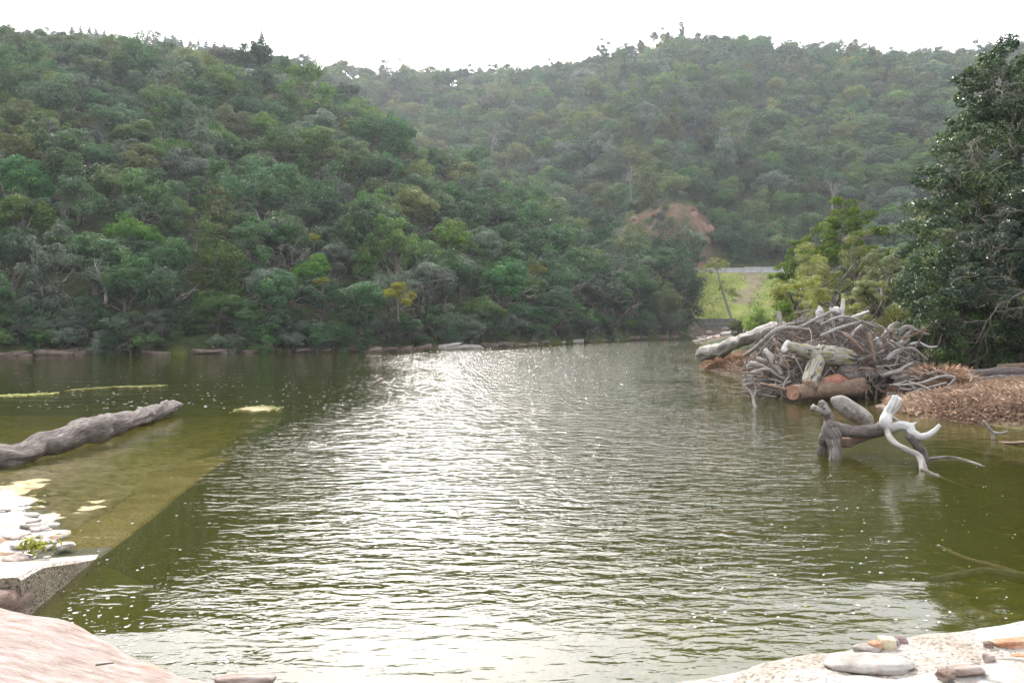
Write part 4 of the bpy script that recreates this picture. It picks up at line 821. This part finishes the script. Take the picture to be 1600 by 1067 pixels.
log('curved_branch', 'long curved grey branch arching down the open water side of the pile', [(1162, 556, 29.5), (1178, 545, 29), (1200, 526, 28.4), (1216, 514, 28.2), (1238, 512, 28.2), (1265, 516, 28.3)], [2.4, 3.2, 3.6, 3.8, 3.4, 2.2], 'drift', 59, .12, 9, None, 40, cat='branch')
log('upright_post', 'short pale upright post beside the curved branch', [(1219, 512, 28.6), (1218, 498, 28.6), (1217, 486, 28.6)], [3.8, 3.6, 3.2], 'drift', 60, .15, 10, cat='post')
log('upright_post', 'tall white upright stub crowning the driftwood pile', [(1313, 502, 28.4), (1316, 485, 28.4), (1318, 467, 28.4)], [4, 3.6, 2.6], 'drift_white', 61, .15, 10, cat='post')
log('pointed_stump', 'white pointed stump with dark base on top of the pile', [(1281, 504, 28.2), (1282, 494, 28.2), (1282, 486, 28.2), (1280, 478, 28.2)], [5, 6.5, 6, 1.2], 'drift_white', 62, .25, 12, None, 18, cat='stump')
log('white_knot', 'small white knotted chunk next to the tall stub', [(1300, 483, 28.3), (1307, 486, 28.3), (1312, 488, 28.3)], [3.5, 6, 4], 'drift_white', 63, .35, 12, None, 12, cat='stump')
log('top_branch', 'pale branch slanting off the right of the pile top', [(1325, 499, 28.2), (1340, 493, 28.1), (1358, 486, 28)], [2.4, 2.6, 1.8], 'drift_white', 64, .15, 8, None, 14, cat='branch')
log('cross_branch', 'long thin branch crossing over the pile crest', [(1252, 510, 28), (1272, 500, 28), (1298, 487, 28)], [2, 2.2, 1.8], 'drift', 65, .12, 8, None, 14, cat='branch')
log('cross_branch', 'bowed branch sweeping over the pile below the crest', [(1282, 508, 27.6), (1302, 498, 27.7), (1322, 495, 27.8), (1348, 503, 27.9), (1372, 512, 28)], [1.8, 2.2, 2.4, 2.2, 1.2], 'drift', 66, .12, 8, None, 26, cat='branch')
log('cross_branch', 'straight grey branch lying across the middle of the pile', [(1282, 525, 27), (1310, 513, 27.1), (1345, 502, 27.3)], [2.2, 2.6, 1.6], 'drift', 67, .12, 8, None, 20, cat='branch')
log('split_stump', 'broad pale split stump leaning on the right shoulder of pile', [(1380, 527, 27.6), (1388, 517, 27.6), (1398, 509, 27.6), (1406, 505, 27.6)], [6, 8, 6, 2], 'drift', 68, .5, 6, None, 18, .6, cat='stump')
log('split_stump', 'second pale split stump right of the first', [(1402, 540, 27.4), (1414, 528, 27.4), (1422, 517, 27.4)], [6, 7.5, 3], 'drift', 69, .5, 6, None, 18, .6, cat='stump')
log('hooked_root', 'hooked pale root reaching right from the pile', [(1405, 518, 27.5), (1418, 510, 27.4), (1432, 516, 27.3), (1452, 523, 27.2)], [4, 3.6, 2.4, 1.2], 'drift', 70, .4, 12, None, 20, cat='root')
log('hooked_root', 'thin white root forking right below the hooked one', [(1422, 538, 27.2), (1436, 536, 27.1), (1452, 542, 27), (1464, 541, 27)], [2.6, 2.2, 1.8, .8], 'drift_white', 71, .15, 8, None, 20, cat='root')
log('bowed_root', 'smooth grey root bowed down the right flank of pile', [(1385, 562, 26.8), (1402, 549, 26.8), (1425, 545, 26.8), (1450, 562, 26.7)], [3, 3.8, 2.8, 1], 'drift', 72, .4, 12, None, 26, cat='root')
log('bowed_root', 'brownish root slanting low on the right flank of pile', [(1376, 588, 26.3), (1400, 580, 26.2), (1426, 567, 26.2)], [3.4, 3.2, 2], 'drift', 73, .4, 12, None, 18, cat='root')
log('leaning_stick', 'reddish-brown bare stick leaning across the mossy log', [(1320, 522, 26.4), (1333, 532, 26.2), (1348, 548, 26.1)], [2.2, 3, 2], 'drift_brown', 74, .2, 8, None, 14, cat='branch')
log('leaning_stick', 'dark red-brown upright stick right of the mossy log', [(1358, 520, 26.4), (1362, 540, 26.3), (1367, 566, 26.2)], [2.4, 3, 2], 'drift_brown', 75, .2, 8, None, 14, cat='branch')
log('white_chunk', 'white square-edged wood chunk in the right of the pile', [(1367, 530, 26.9), (1373, 535, 26.9), (1378, 542, 26.9)], [4, 6, 4], 'drift_white', 76, .25, 9, None, 9, cat='stump')
log('hollow_root', 'curled pale hollow root at the open water edge of the pile', [(1168, 572, 28), (1176, 568, 27.8), (1190, 573, 27.6), (1204, 582, 27.4)], [4.5, 4.5, 4.5, 3], 'drift', 77, .4, 12, None, 18, cat='root')
for i, (pts, rd) in enumerate([([(1195, 548, 27.4), (1205, 560, 27), (1222, 585, 26.6)], [4, 5, 3]), ([(1200, 560, 27.2), (1210, 575, 27), (1216, 592, 26.8)], [3, 3.4, 2]), ([(1182, 560, 27.6), (1206, 566, 27.2), (1236, 576, 26.8)], [2.4, 3, 2]), ([(1210, 530, 27.8), (1216, 548, 27.4), (1235, 575, 26.6)], [2, 2.4, 2]), ([(1172, 582, 27.4), (1200, 578, 27), (1226, 592, 26.6)], [2.4, 3, 2.4]), ([(1188, 600, 26.6), (1212, 604, 26.2), (1240, 612, 25.8)], [3, 3, 2])]):
    log('slanting_branch', 'pale slanting branch on the open water flank of the pile', pts, rd, 'drift_brown' if i % 2 else 'drift', 80+i, .4, 10, None, 14, cat='branch'); 
    list(COL.objects)[-1].parent['group'] = 'slanting branches on the water flank'
rq = np.random.RandomState(21)
for k, (px, py, Y, dx) in enumerate([(1385, 530, 27.2, .6), (1400, 545, 27, .8), (1410, 530, 27.2, .9), (1395, 560, 26.7, .7), (1420, 560, 26.8, 1), (1405, 575, 26.5, .8), (1380, 515, 27.4, .4), (1425, 545, 27, 1), (1370, 550, 26.6, .3), (1390, 585, 26.3, .6), (1350, 535, 26.9, .1), (1335, 525, 27, -.1), (1240, 560, 26.9, -.8), (1222, 545, 27.3, -.9), (1215, 575, 27, -.9), (1232, 590, 26.5, -.7), (1290, 535, 26.8, -.3), (1255, 530, 27.2, -.5)]):
    T = Tubes(); c0 = W(px, py, Y); dv_ = np.array([dx, -.45, rq.uniform(-.3, .6)]); dv_ /= np.linalg.norm(dv_)
    grow(T, rq, (0, 0, 0), dv_, rq.uniform(.4, .75), rq.uniform(.025, .045), 2, 6, .4, (3, 5), 0, .7); o_ = obj('root_fan', T.mesh('root_fan', [M[['drift', 'drift_dark', 'drift_brown'][k % 3]]]), None, c0)
    cn = ['grey', 'dark', 'brown'][k % 3]; wh = 'grassy' if dx > .2 else ('open water' if dx < -.4 else 'front'); tag(o_, '%s branching root fan spreading from the %s side of the pile' % (cn, wh), 'root', '%s root fans on the %s side' % (cn, wh))
# lone sticks standing in the water beside the pile, and hanging roots
e, og = log('snag', 'thin forked snag standing in the water beside the pile', [(1180, 640, 24.0), (1177, 622, 24.2), (1172, 612, 24.3), (1161, 600, 24.4)], [3, 2.4, 1.8, 1], 'drift', 90, .15, 7, None, 16, cat='branch')
px_part('fork', [(1177, 622, 24.2), (1181, 610, 24.2), (1179, 603, 24.2)], [1.8, 1.4, .7], 'drift', e, og, 91, 6, .1, 8)
e, og = log('snag', 'bent snag poking from the water by the dry grass', [(1552, 686, 17.2), (1551, 678, 17.2), (1545, 668, 17.2), (1536, 657, 17.2)], [2.6, 2.6, 2.4, 1.8], 'drift', 92, .12, 8, None, 18, cat='branch')
px_part('fork', [(1551, 675, 17.2), (1562, 677, 17.1), (1575, 674, 17)], [2, 1.9, 1.4], 'drift', e, og, 93, 7, .1, 10)
log('sunken_plank', 'pinkish worn log end floating by the dry grass bank', [(1562, 690, 16.9), (1585, 692, 16.5), (1640, 690, 16.2)], [2, 5, 7], 'drift_brown', 94, .1, 10, None, 16, .5)
for i, (pts, rd, mk, lb) in enumerate([([(1490, 586, 27.5), (1540, 583, 27.5), (1600, 580, 27.5), (1700, 578, 27.5)], [6, 7, 7, 7], 'drift_dark', 'dark log lying along the bank behind dry grass'), ([(1560, 573, 29), (1600, 571, 29), (1680, 570, 29)], [4, 4.5, 4], 'drift_brown', 'brown log lying on the bank behind the dark one'), ([(1470, 600, 26), (1510, 597, 26), (1560, 592, 26.5), (1620, 590, 27)], [5, 6, 6, 5], 'drift_dark', 'low dark log half buried in the dry grass edge')]):
    log('bank_log', lb, pts, rd, mk, 100+i, .2, 12, None, 26)
for i, (pts, rd) in enumerate([([(1400, 602, 25), (1440, 598, 24.8), (1470, 588, 24.8), (1492, 590, 24.8), (1480, 604, 24.8)], [1.8, 2, 2, 1.8, 1.2]), ([(1425, 612, 24.8), (1455, 604, 24.7), (1478, 598, 24.7)], [1.4, 1.8, 1.4]), ([(1420, 596, 25), (1448, 606, 24.6), (1466, 624, 24.2)], [1.6, 1.8, 1]), ([(1436, 610, 24.6), (1448, 625, 24.2), (1470, 628, 24)], [1.4, 1.6, 1]), ([(1510, 576, 25), (1518, 588, 24.8), (1516, 596, 24.6)], [1.2, 1.4, 1])]):
    e, og = log('looped_branch', 'thin pale looping branch between the pile and the dry grass', pts, rd, 'drift', 110+i, .1, 7, None, 26, cat='branch'); e['group'] = 'looping branches by the dry grass'
# sunken branches in the clear water
for i, (pts, rd, lb) in enumerate([([(1455, 905), (1490, 900), (1540, 893), (1600, 903), (1680, 915)], [5, 6, 8, 9, 9], 'dark sunken log under the water near the concrete edge'), ([(1465, 852), (1500, 870), (1545, 884), (1590, 897)], [3, 4, 5, 5], 'brown thinner sunken branch meeting the dark sunken log')]):
    P = [G(a_, b_, -.18) for a_, b_ in pts]; T = Tubes(); T.add(np.array(P)-P[0], [q/F*P[0][1] for q in rd], 10, 24, .25, i); o_ = obj('sunken_branch', T.mesh('sunken_branch', [M['drift_dark' if i == 0 else 'drift_brown']]), None, P[0]); tag(o_, lb, 'branch')
# white box-like float
o_ = obj('white_stone', rock_mesh('white_stone', 3, M['rock_pale'], 3, .8, .15, (.26, .16, .09)), None, G(1436, 641)+[0, 0, .06]); tag(o_, 'flat white stone at the water edge by the dry grass', 'stone')

# ------------------------------------------------------------------ dry grass mounds
def mound(name, cx, cy, rx, ry, hz, n, seed, label, rot=0.0, blade=.28, z0=-.08):
    rg = np.random.RandomState(seed); g = np.linspace(-1.15, 1.15, 46); X, Y = np.meshgrid(g, g); rr = np.sqrt(X*X+Y*Y)*(1+.12*vnoise(X*2.1+seed, Y*2.1)); c_, s_ = math.cos(rot), math.sin(rot)
    def hgt(x, y):
        r_ = np.sqrt(x*x+y*y)*(1+.12*vnoise(x*2.1+seed, y*2.1)); return z0+hz*np.clip(1-r_**2.6, -.3, 1)+.07*fbm(x*5+seed, y*5)*np.clip(1.2-r_, 0, 1)
    def world(x, y): return np.stack([cx+(x*rx*c_-y*ry*s_), cy+(x*rx*s_+y*ry*c_), hgt(x, y)], -1)
    I = np.arange(46*46).reshape(46, 46); q = np.stack([I[:-1, :-1], I[:-1, 1:], I[1:, 1:], I[1:, :-1]], -1).reshape(-1, 4)
    e = obj(name, mesh_np(name, world(X, Y).reshape(-1, 3), q, [M['drygrass_soil']], True)); tag(e, label, kind='structure')
    t = rg.rand(n)*6.283; r_ = np.sqrt(rg.rand(n)); x, y = r_*np.cos(t), r_*np.sin(t); p0 = world(x, y); p1 = world(x*1.02, y*1.02)
    dn = p1-p0; dn /= np.linalg.norm(dn, axis=1)[:, None]+1e-9; fl = 2.2*np.stack([vnoise(x*6+3, y*6), vnoise(x*6, y*6+9), 0*x], 1)
    d = dn*.9+fl*.35+rg.normal(size=(n, 3))*.45+[0, -.15, .18]; d /= np.linalg.norm(d, axis=1)[:, None]; w_ = rg.normal(size=(n, 3)); w_ -= d*np.sum(w_*d, 1)[:, None]; w_ /= np.linalg.norm(w_, axis=1)[:, None]
    Ls = (blade*rg.uniform(.5, 1.3, n))[:, None]; wd_ = blade*.017
    v = np.stack([p0-w_*wd_, p0+w_*wd_, p0+d*Ls*.6+[0, 0, .04]+w_*wd_, p0+d*Ls+[0, 0, -.02]], 1).reshape(-1, 3); v[:, 2] = np.maximum(v[:, 2], .0)
    o_ = obj('dry_grass', mesh_np('dry_grass', v, np.arange(4*n).reshape(n, 4), [M['drygrass']], fattr=np.clip(.5+.35*fbm(x*3, y*3)+rg.normal(size=n)*.25, 0, 1)), e); tag(o_, kind='stuff')
mound('grass_bank', 16.9, 22.0, 6.0, 5.6, .95, 130000, 3, 'matted dry brown grass bank at the water edge', .1, .24)
mound('sand_mound', 13.2, 44, 2.6, 5.2, .85, 9000, 8, 'low tan mound of dry grass beyond the driftwood pile', -.1, .3)
mound('grass_clump', 14.0, 26.2, 1.5, 1.1, 1.0, 7000, 11, 'pale straw clump between the pile and the grass bank', 0, .4)
mound('pile_foot', 12.8, 30.6, 3.6, 2.4, .4, 5000, 13, 'debris-covered ground under the driftwood pile', 0, .25)

# ------------------------------------------------------------------ foreground rock and concrete
def patch(name, poly_px, zf, mat, label, nx=60, ny=60, rough=.03, fq=1.5, skirt=.9, seed=0, kind='structure', cat=None, cell=None):
    """a slab: outline given as photo points with their level, filled with a wavy top and a vertical skirt"""
    P = np.array([G(a_, b_, c_) for a_, b_, c_ in poly_px]); import mathutils
    xy = P[:, :2]; lo, hi = xy.min(0), xy.max(0); g = cell or .09
    X, Y = np.meshgrid(np.arange(lo[0]-g, hi[0]+2*g, g), np.arange(lo[1]-g, hi[1]+2*g, g)); sd_ = sdf(X, Y, xy)
    # level by inverse distance from the outline points
    wsum = 0; zs = 0
    for p_ in P:
        w_ = 1/((X-p_[0])**2+(Y-p_[1])**2+.05)**1.5; wsum = wsum+w_; zs = zs+w_*p_[2]
    Z = zs/wsum+rough*fbm(X*fq+seed, Y*fq, seed, 5)
    # pull border vertices onto the outline
    keep = sd_ < g*.75; I = -np.ones(X.shape, int); V = []
    gxn, gyn = np.gradient(sd_, g)[1], np.gradient(sd_, g)[0]
    over = np.clip(sd_, 0, None); Xs = X-gxn*over; Ys = Y-gyn*over; edge = np.clip(1+sd_/.12, 0, 1); Z = Z-.05*edge**2
    I[keep] = np.arange(keep.sum()); V = np.stack([Xs[keep], Ys[keep], Z[keep]], 1); Fs = []; from collections import Counter
    for i in range(X.shape[0]-1):
        for j in range(X.shape[1]-1):
            q = (I[i, j], I[i, j+1], I[i+1, j+1], I[i+1, j])
            if min(q) >= 0: Fs.append(q)
    cnt = {}
    for q in Fs:
        for k in range(4): cnt[(q[k], q[(k+1) % 4])] = 1
    B = [ed for ed in cnt if (ed[1], ed[0]) not in cnt]; n0 = len(V); low = V.copy(); low[:, 2] -= skirt; mid_ = V.copy(); mid_[:, 2] -= .06; mid_[:, :2] += (mid_[:, :2]-xy.mean(0))*.004
    V2 = np.vstack([V, low]); Fs += [(b_, a_, a_+n0, b_+n0) for a_, b_ in B]
    o_ = obj(name, mesh_np(name, V2, Fs, [mat], True)); tag(o_, label, cat, None, kind); return o_
patch('rock_slab', [(-330, 905, .52), (0, 938, .45), (70, 954, .42), (120, 968, .36), (160, 984, .32), (235, 1018, .22), (300, 1046, .12), (345, 1062, .06), (420, 1100, .02), (520, 1250, .02), (400, 1500, .3), (-400, 1400, .7), (-600, 1000, .6)], None, M['rock_pink'], 'smooth pink sandstone slab beside the water', rough=.035, fq=1.1, seed=4, cell=.07)
# concrete weir: near block above the water, then its top runs on under the surface
def weir():
    A, Bv = np.array([-4.10, 6.70]), np.array([-5.75, 16.4]); dv = (Bv-A); Ln = np.linalg.norm(dv); dv /= Ln; nv = np.array([-dv[1], dv[0]])
    st = np.linspace(0, Ln, 60); zt = np.interp(st, [0, .4, 1.3, 1.95, 3.5, 8, Ln], [.375, .36, .14, .0, -.05, -.13, -.24]); wd_ = np.interp(st, [0, 1.5, 2.2, Ln], [2.6, 1.2, .95, .95])
    rows = []
    for s_, z_, w_ in zip(st, zt, wd_):
        p_ = A+dv*s_; j = .012*vnoise(s_*3, 1); r = []
        for (o1, dz) in ((-.10, -1.6), (0.0, z_*0-.5+min(z_, 0)*.6), (.012+j, z_-.03), (.04+j, z_), (w_*.35, z_+.015*vnoise(s_*2, 3)), (w_*.7, z_+.02*vnoise(s_*2, 6)), (w_, z_-.01), (w_+.05, z_-1.2)):
            q = p_+nv*o1; r.append((q[0], q[1], dz))
        rows.append(r)
    V = np.array(rows).reshape(-1, 3); k = 8; Fs = []; mi = []
    for i in range(len(st)-1):
        for j in range(k-1):
            Fs.append((i*k+j, i*k+j+1, (i+1)*k+j+1, (i+1)*k+j)); mi.append(1 if j < 2 else (2 if st[i] > 2.3 else 0))
    Fs.append(tuple(range(k-1, -1, -1))); mi.append(1)
    me = mesh_np('weir', V, Fs, [M['concrete'], M['concrete_raw'], concrete('concrete_stained', (.42, .31, .13), (.2, .14, .05))], False, mi=mi); o_ = obj('weir', me); tag(o_, 'pale concrete weir wall sloping down into the river', 'weir')
weir()
o_ = obj('block_stone', rock_mesh('block_stone', 12, M['rock_brown'], 4, .75, .14, (.62, .42, .34), 1.4), None, (-4.62, 6.60, .02)); tag(o_, 'cracked reddish-brown stone between slab and weir', 'stone')
# pale crusted shelf left of the weir, dipping under the water
g = .085; X, Y = np.meshgrid(np.arange(-13, -3.9, g), np.arange(6.4, 18.5, g))
shore = np.array([(-4.2, 8.35), (-4.95, 9.0), (-5.5, 9.6), (-5.95, 10.2), (-6.6, 11.0), (-7.8, 12.0), (-13, 12.9), (-13, 5), (-4.2, 5)])
sd_ = sdf(X, Y, shore); Z = .015-.055*np.clip(sd_, 0, 6)+.09*np.clip(-sd_, 0, 1.4)+.045*fbm(X*1.6, Y*1.6, 2, 5)+.025*fbm(X*5, Y*5, 1, 3)
wl = -4.72-.17*(Y-7.0); Z = np.where(X > wl-.1, -.5, Z)
I = np.arange(X.size).reshape(X.shape); q = np.stack([I[:-1, :-1], I[:-1, 1:], I[1:, 1:], I[1:, :-1]], -1).reshape(-1, 4); Vv = np.stack([X, Y, Z], -1).reshape(-1, 3)
keep = (X.ravel() < wl.ravel()+.05)[q].all(1)
m, N, L = newmat('rock_shelf'); tc = N.new('ShaderNodeTexCoord')
sxy = N.new('ShaderNodeAttribute'); sxy.attribute_name = 'dry'
c1 = rp(nz(4), [(.3, (.24, .205, .17)), (.48, (.38, .355, .32)), (.7, (.46, .445, .42))]); c2 = rp(nz(5), [(.28, (.12, .09, .045)), (.46, (.32, .24, .12)), (.62, (.44, .35, .2)), (.75, (.5, .43, .3))])
c3 = rp(nz(1.9), [(.52, (0, 0, 0)), (.6, (1, 1, 1))]); c4 = rp(nz(9), [(.3, (.12, .08, .05)), (.7, (.26, .17, .11))]); mm_ = mixc(c3, c1, c4)
cc = mixc(sxy.outputs['Fac'], c2, mixc(c3, c1, mm_)); p = N.new('ShaderNodeBsdfPrincipled'); p.inputs['Roughness'].default_value = .9; p.inputs['Specular IOR Level'].default_value = .2; L.new(cc, p.inputs['Base Color'])
vo = N.new('ShaderNodeTexVoronoi'); vo.inputs['Scale'].default_value = 6; L.new(tc.outputs['Object'], vo.inputs[0]); b = N.new('ShaderNodeBump'); b.inputs['Strength'].default_value = .7; b.inputs['Distance'].default_value = .05; b.invert = True; L.new(vo.outputs[0], b.inputs['Height']); L.new(b.outputs[0], p.inputs['Normal'])
o = N.new('ShaderNodeOutputMaterial'); L.new(p.outputs[0], o.inputs[0])
tag(obj('rock_shelf', mesh_np('rock_shelf', Vv, q[keep], [m], True, vattr=dict(dry=np.clip(-sd_*4+.9, 0, 1).ravel()))), 'pale crusted rock shelf left of the weir', kind='structure')
for i in range(34):
    px = rs.uniform(-20, 120); py = rs.uniform(780, 872); q = G(px, py, .08)
    if sdf(np.array([q[0]]), np.array([q[1]]), shore)[0] > -.05: continue
    s = rs.uniform(.04, .14); o_ = obj('shelf_stone', rock_mesh('shelf_stone', i+40, M[['rock_pale', 'rock_crust', 'rock_grey', 'rock_pink'][i % 4]], 3, .7, .25, (s*1.3, s*.9, s*.22)), None, (q[0], q[1], .07)); o_.rotation_euler = (0, rs.uniform(-.1, .1), rs.rand()*6)
    tag(o_, 'flat pale stone lying on the crusted shelf by the weir', 'stone', 'stones on the crusted shelf')
o_ = empty('shelf_weed', G(54, 856, .12)); tag(o_, 'small yellow-brown weed tuft growing on the crusted shelf', 'plant')
rg = np.random.RandomState(2); n = 130; p0 = rg.normal(size=(n, 3))*[.07, .05, .0]; d = rg.normal(size=(n, 3))*.6+[0, 0, .7]; v, f = leaves(p0+d*.06, d/np.linalg.norm(d, axis=1)[:, None], .08, rg, .3); obj('leaf_tuft', mesh_np('leaf_tuft', v, f, [M['weed']], fattr=rg.rand(n)), o_)
# concrete edge and paving bottom right
patch('concrete_edge', [(960, 1082, .30), (1040, 1060, .30), (1130, 1040, .30), (1230, 1020, .30), (1330, 1003, .30), (1430, 988, .30), (1540, 971, .30), (1700, 946, .30), (1900, 925, .3), (1900, 1010, .30), (1600, 1042, .30), (1300, 1085, .3), (1100, 1130, .3), (800, 1160, .3)], None, M['concrete'], 'rough concrete edge along the near water', rough=.022, fq=2.2, seed=1, cell=.05)
patch('paving', [(1060, 1110, .335), (1120, 1071, .335), (1200, 1056, .345), (1290, 1048, .35), (1400, 1044, .35), (1490, 1032, .36), (1600, 1022, .37), (1900, 985, .37), (1900, 1300, .4), (1000, 1300, .4)], None, M['rock_crust'], 'white crusted stone paving behind the concrete edge', rough=.035, fq=2.5, seed=6, cell=.05)
def stone(px, py, z, dims, mat, seed, label, rz=0, box=.55, rough=.18, sub=4, cat='stone'):
    q = G(px, py, z); o_ = obj('stone', rock_mesh('stone', seed, M[mat], sub, box, rough, dims, 1.2), None, (q[0], q[1], z+dims[2]*.55)); o_.rotation_euler[2] = rz; tag(o_, label, cat); return o_
stone(1356, 1043, .30, (.30, .115, .045), 'rock_pale', 1, 'large flat white stone resting on the concrete edge', -.05, .35, .14)
stone(1354, 1018, .29, (.095, .055, .03), 'rock_grey', 2, 'grey-brown rounded pebble at the left of the row of small stones', 0, .2)
stone(1367, 1013, .30, (.055, .045, .035), 'rock_orange', 3, 'orange-brown pebble between grey and white ones', .4, .6)
stone(1386, 1011, .30, (.062, .05, .048), 'rock_ochre', 4, 'blocky cream and ochre stone in the row of pebbles', -.1, .85, .1)
stone(1397, 1009, .29, (.04, .035, .035), 'rock_grey', 5, 'small dark grey pebble behind the cream stone', .9)
stone(1408, 1004, .30, (.042, .036, .032), 'rock_mauve', 6, 'round mauve pebble ending the row of small stones', .2, .2)
stone(1590, 1009, .31, (.19, .05, .035), 'rock_orange', 7, 'long orange rock set at the edge of the paving', .12, .8, .15)
stone(1545, 1012, .31, (.035, .03, .03), 'rock_brown', 8, 'tiny reddish stone by the long orange rock')
stone(1507, 1049, .36, (.12, .06, .03), 'rock_pink', 9, 'pinkish veined stone bedded in the paving', .15, .5, .2)
stone(1478, 1058, .36, (.06, .035, .03), 'rock_brown', 10, 'small brown rough stone beside the pink veined one', .3, .5, .3)
stone(1545, 1033, .36, (.03, .035, .035), 'rock_pink', 11, 'small pinkish upright stone in the paving', .2, .6)
stone(1590, 1028, .36, (.05, .03, .02), 'rock_orange', 12, 'little orange chip at the far end of the paving', .2, .6)
stone(385, 1064, .01, (.2, .07, .035), 'rock_pink', 13, 'low pale rock at the tip of the pink slab', .1, .3, .25)
o_ = obj('twig', (lambda T: (T.add([(-.05, 0, .006), (0, .004, .012), (.05, .03, .008)], [.006, .006, .004], 5), T.mesh('twig', [M['drift_dark']]))[1])(Tubes()), None, G(162, 1040, .32)); tag(o_, 'small dark twig lying on the pink slab', 'twig')

# ------------------------------------------------------------------ things on and under the water
rg = np.random.RandomState(55)
def flecks(name, n, gen, smin, smax, mat, label, z=.004):
    V = []; Fs = []
    for i in range(n):
        x, y = gen(); s = rg.uniform(smin, smax); a0 = rg.rand()*6.28; k = 7; b0_ = len(V)
        for j in range(k):
            t = j/k*6.283; r_ = s*rg.uniform(.6, 1.1); u_, w_ = math.cos(t)*r_*1.6, math.sin(t)*r_*.8; V.append((x+u_*math.cos(a0*.15)-w_*math.sin(a0*.15), y+u_*math.sin(a0*.15)+w_*math.cos(a0*.15), z))
        Fs.append(tuple(range(b0_, b0_+k)))
    tag(obj(name, mesh_np(name, V, Fs, [mat])), label, kind='stuff')
def gen_px(x0, x1, y0, y1):
    def g_():
        while True:
            px = rg.uniform(x0, x1); py = y0+(y1-y0)*rg.rand()**.8; q = G(px, py)
            if sdf(np.array([q[0]]), np.array([q[1]]), RIVER)[0] < -.15: return q[0], q[1]
    return g_
flecks('foam_flecks', 520, gen_px(60, 1590, 610, 985), .003, .014, M['foam'], 'small white foam flecks drifting on the river')
flecks('foam_flecks', 130, gen_px(100, 420, 930, 1040), .004, .018, M['foam'], 'foam bubbles gathered along the pink slab')
flecks('floating_leaves', 150, gen_px(200, 1590, 640, 960), .005, .014, M['leaf_float'], 'tiny yellow leaves floating on the river')
flecks('far_foam', 260, gen_px(20, 560, 566, 640), .012, .04, M['foam'], 'white flecks on the quiet water below the far bank')
# weed mats
M['bed_stone'] = surf('bed_stone', [(.3, (.09, .075, .02)), (.5, (.2, .16, .06)), (.7, (.34, .29, .16))], 1.3, bump=.2)
def weed_mat(pts, label, n, wpx):
    P = np.array([G(a_, b_) for a_, b_ in pts]); C = spline(P, 80); k = rg.randint(0, 80, n); w_ = wpx/F*C[k, 1]; c_ = C[k]+np.stack([rg.normal(size=n)*w_, rg.normal(size=n)*w_*5.0+.5*vnoise(C[k, 0]*.6, 2)*w_*8, np.abs(rg.normal(size=n))*.008+.004], 1)
    c_ = c_[vnoise(c_[:, 0]*1.1, c_[:, 1]*.5) > -.75]; n = len(c_); nr = rg.normal(size=(n, 3))*.15+[0, 0, 1]; nr /= np.linalg.norm(nr, axis=1)[:, None]; v, f = leaves(c_, nr, .13, rg, .5, .05); v[:, 2] = np.maximum(v[:, 2], .003); tag(obj('water_weed', mesh_np('water_weed', v, f, [M['weed']], fattr=rg.rand(n))), label, kind='stuff')
weed_mat([(110, 610), (170, 606), (255, 603)], 'thin yellow-green weed raft on the quiet water', 2600, 1.8)
weed_mat([(-40, 621), (30, 618), (78, 616)], 'yellow-green weed raft at the left end of the river', 1800, 1.9)
weed_mat([(372, 640), (400, 637), (432, 640)], 'weedy gravel hump breaking the water surface', 600, 2.4)
o_ = obj('gravel_hump', rock_mesh('gravel_hump', 5, M['bed_stone'], 3, .3, .25, (.5, .5, .05)), None, G(400, 640)); tag(o_, 'low gravel hump just above the water beyond the long log', 'rock')
# stones on the river bed
V, Fs = [], []; n0 = 0
v0, f0 = ICO[1]
for i in range(1500):
    if i < 800: px, py = rg.uniform(-60, 340), rg.uniform(725, 860)
    else: px, py = rg.uniform(100, 1600), rg.uniform(720, 960)
    q = G(px, py, -.3)
    zb = land1(q[0], q[1]) if i >= 800 else -.02-.055*max(0, float(sdf(np.array([q[0]]), np.array([q[1]]), shore)[0]))
    if i >= 800 and q[0] < -2.5: continue
    if i < 800 and q[0] > -5.75-.17*(q[1]-7): continue
    s = rg.uniform(.03, .11)*(1 if i < 800 else 1.2); vv = v0*rg.uniform(.75, 1.2, (len(v0), 1))*[s*1.3, s, s*.5]+[q[0], q[1], min(zb, -.03)]
    V.append(vv); Fs.append(f0+n0); n0 += len(v0)
tag(obj('riverbed_stones', mesh_np('riverbed_stones', np.vstack(V), np.vstack(Fs), [M['bed_stone']], True)), 'algae-tinted stones on the river bed', kind='stuff')

# ------------------------------------------------------------------ the hazy air of the valley
m, N, L = newmat('haze'); pv = N.new('ShaderNodeVolumePrincipled'); pv.inputs['Color'].default_value = (.86, .91, 1, 1); pv.inputs['Density'].default_value = .00022; pv.inputs['Anisotropy'].default_value = .35
o = N.new('ShaderNodeOutputMaterial'); L.new(pv.outputs[0], o.inputs['Volume'])
tag(obj('haze', box_mesh('haze', -1250, 1250, -40, 950, -52, float(gz.max())+25, m)), 'thin pale haze filling the valley', kind='stuff')
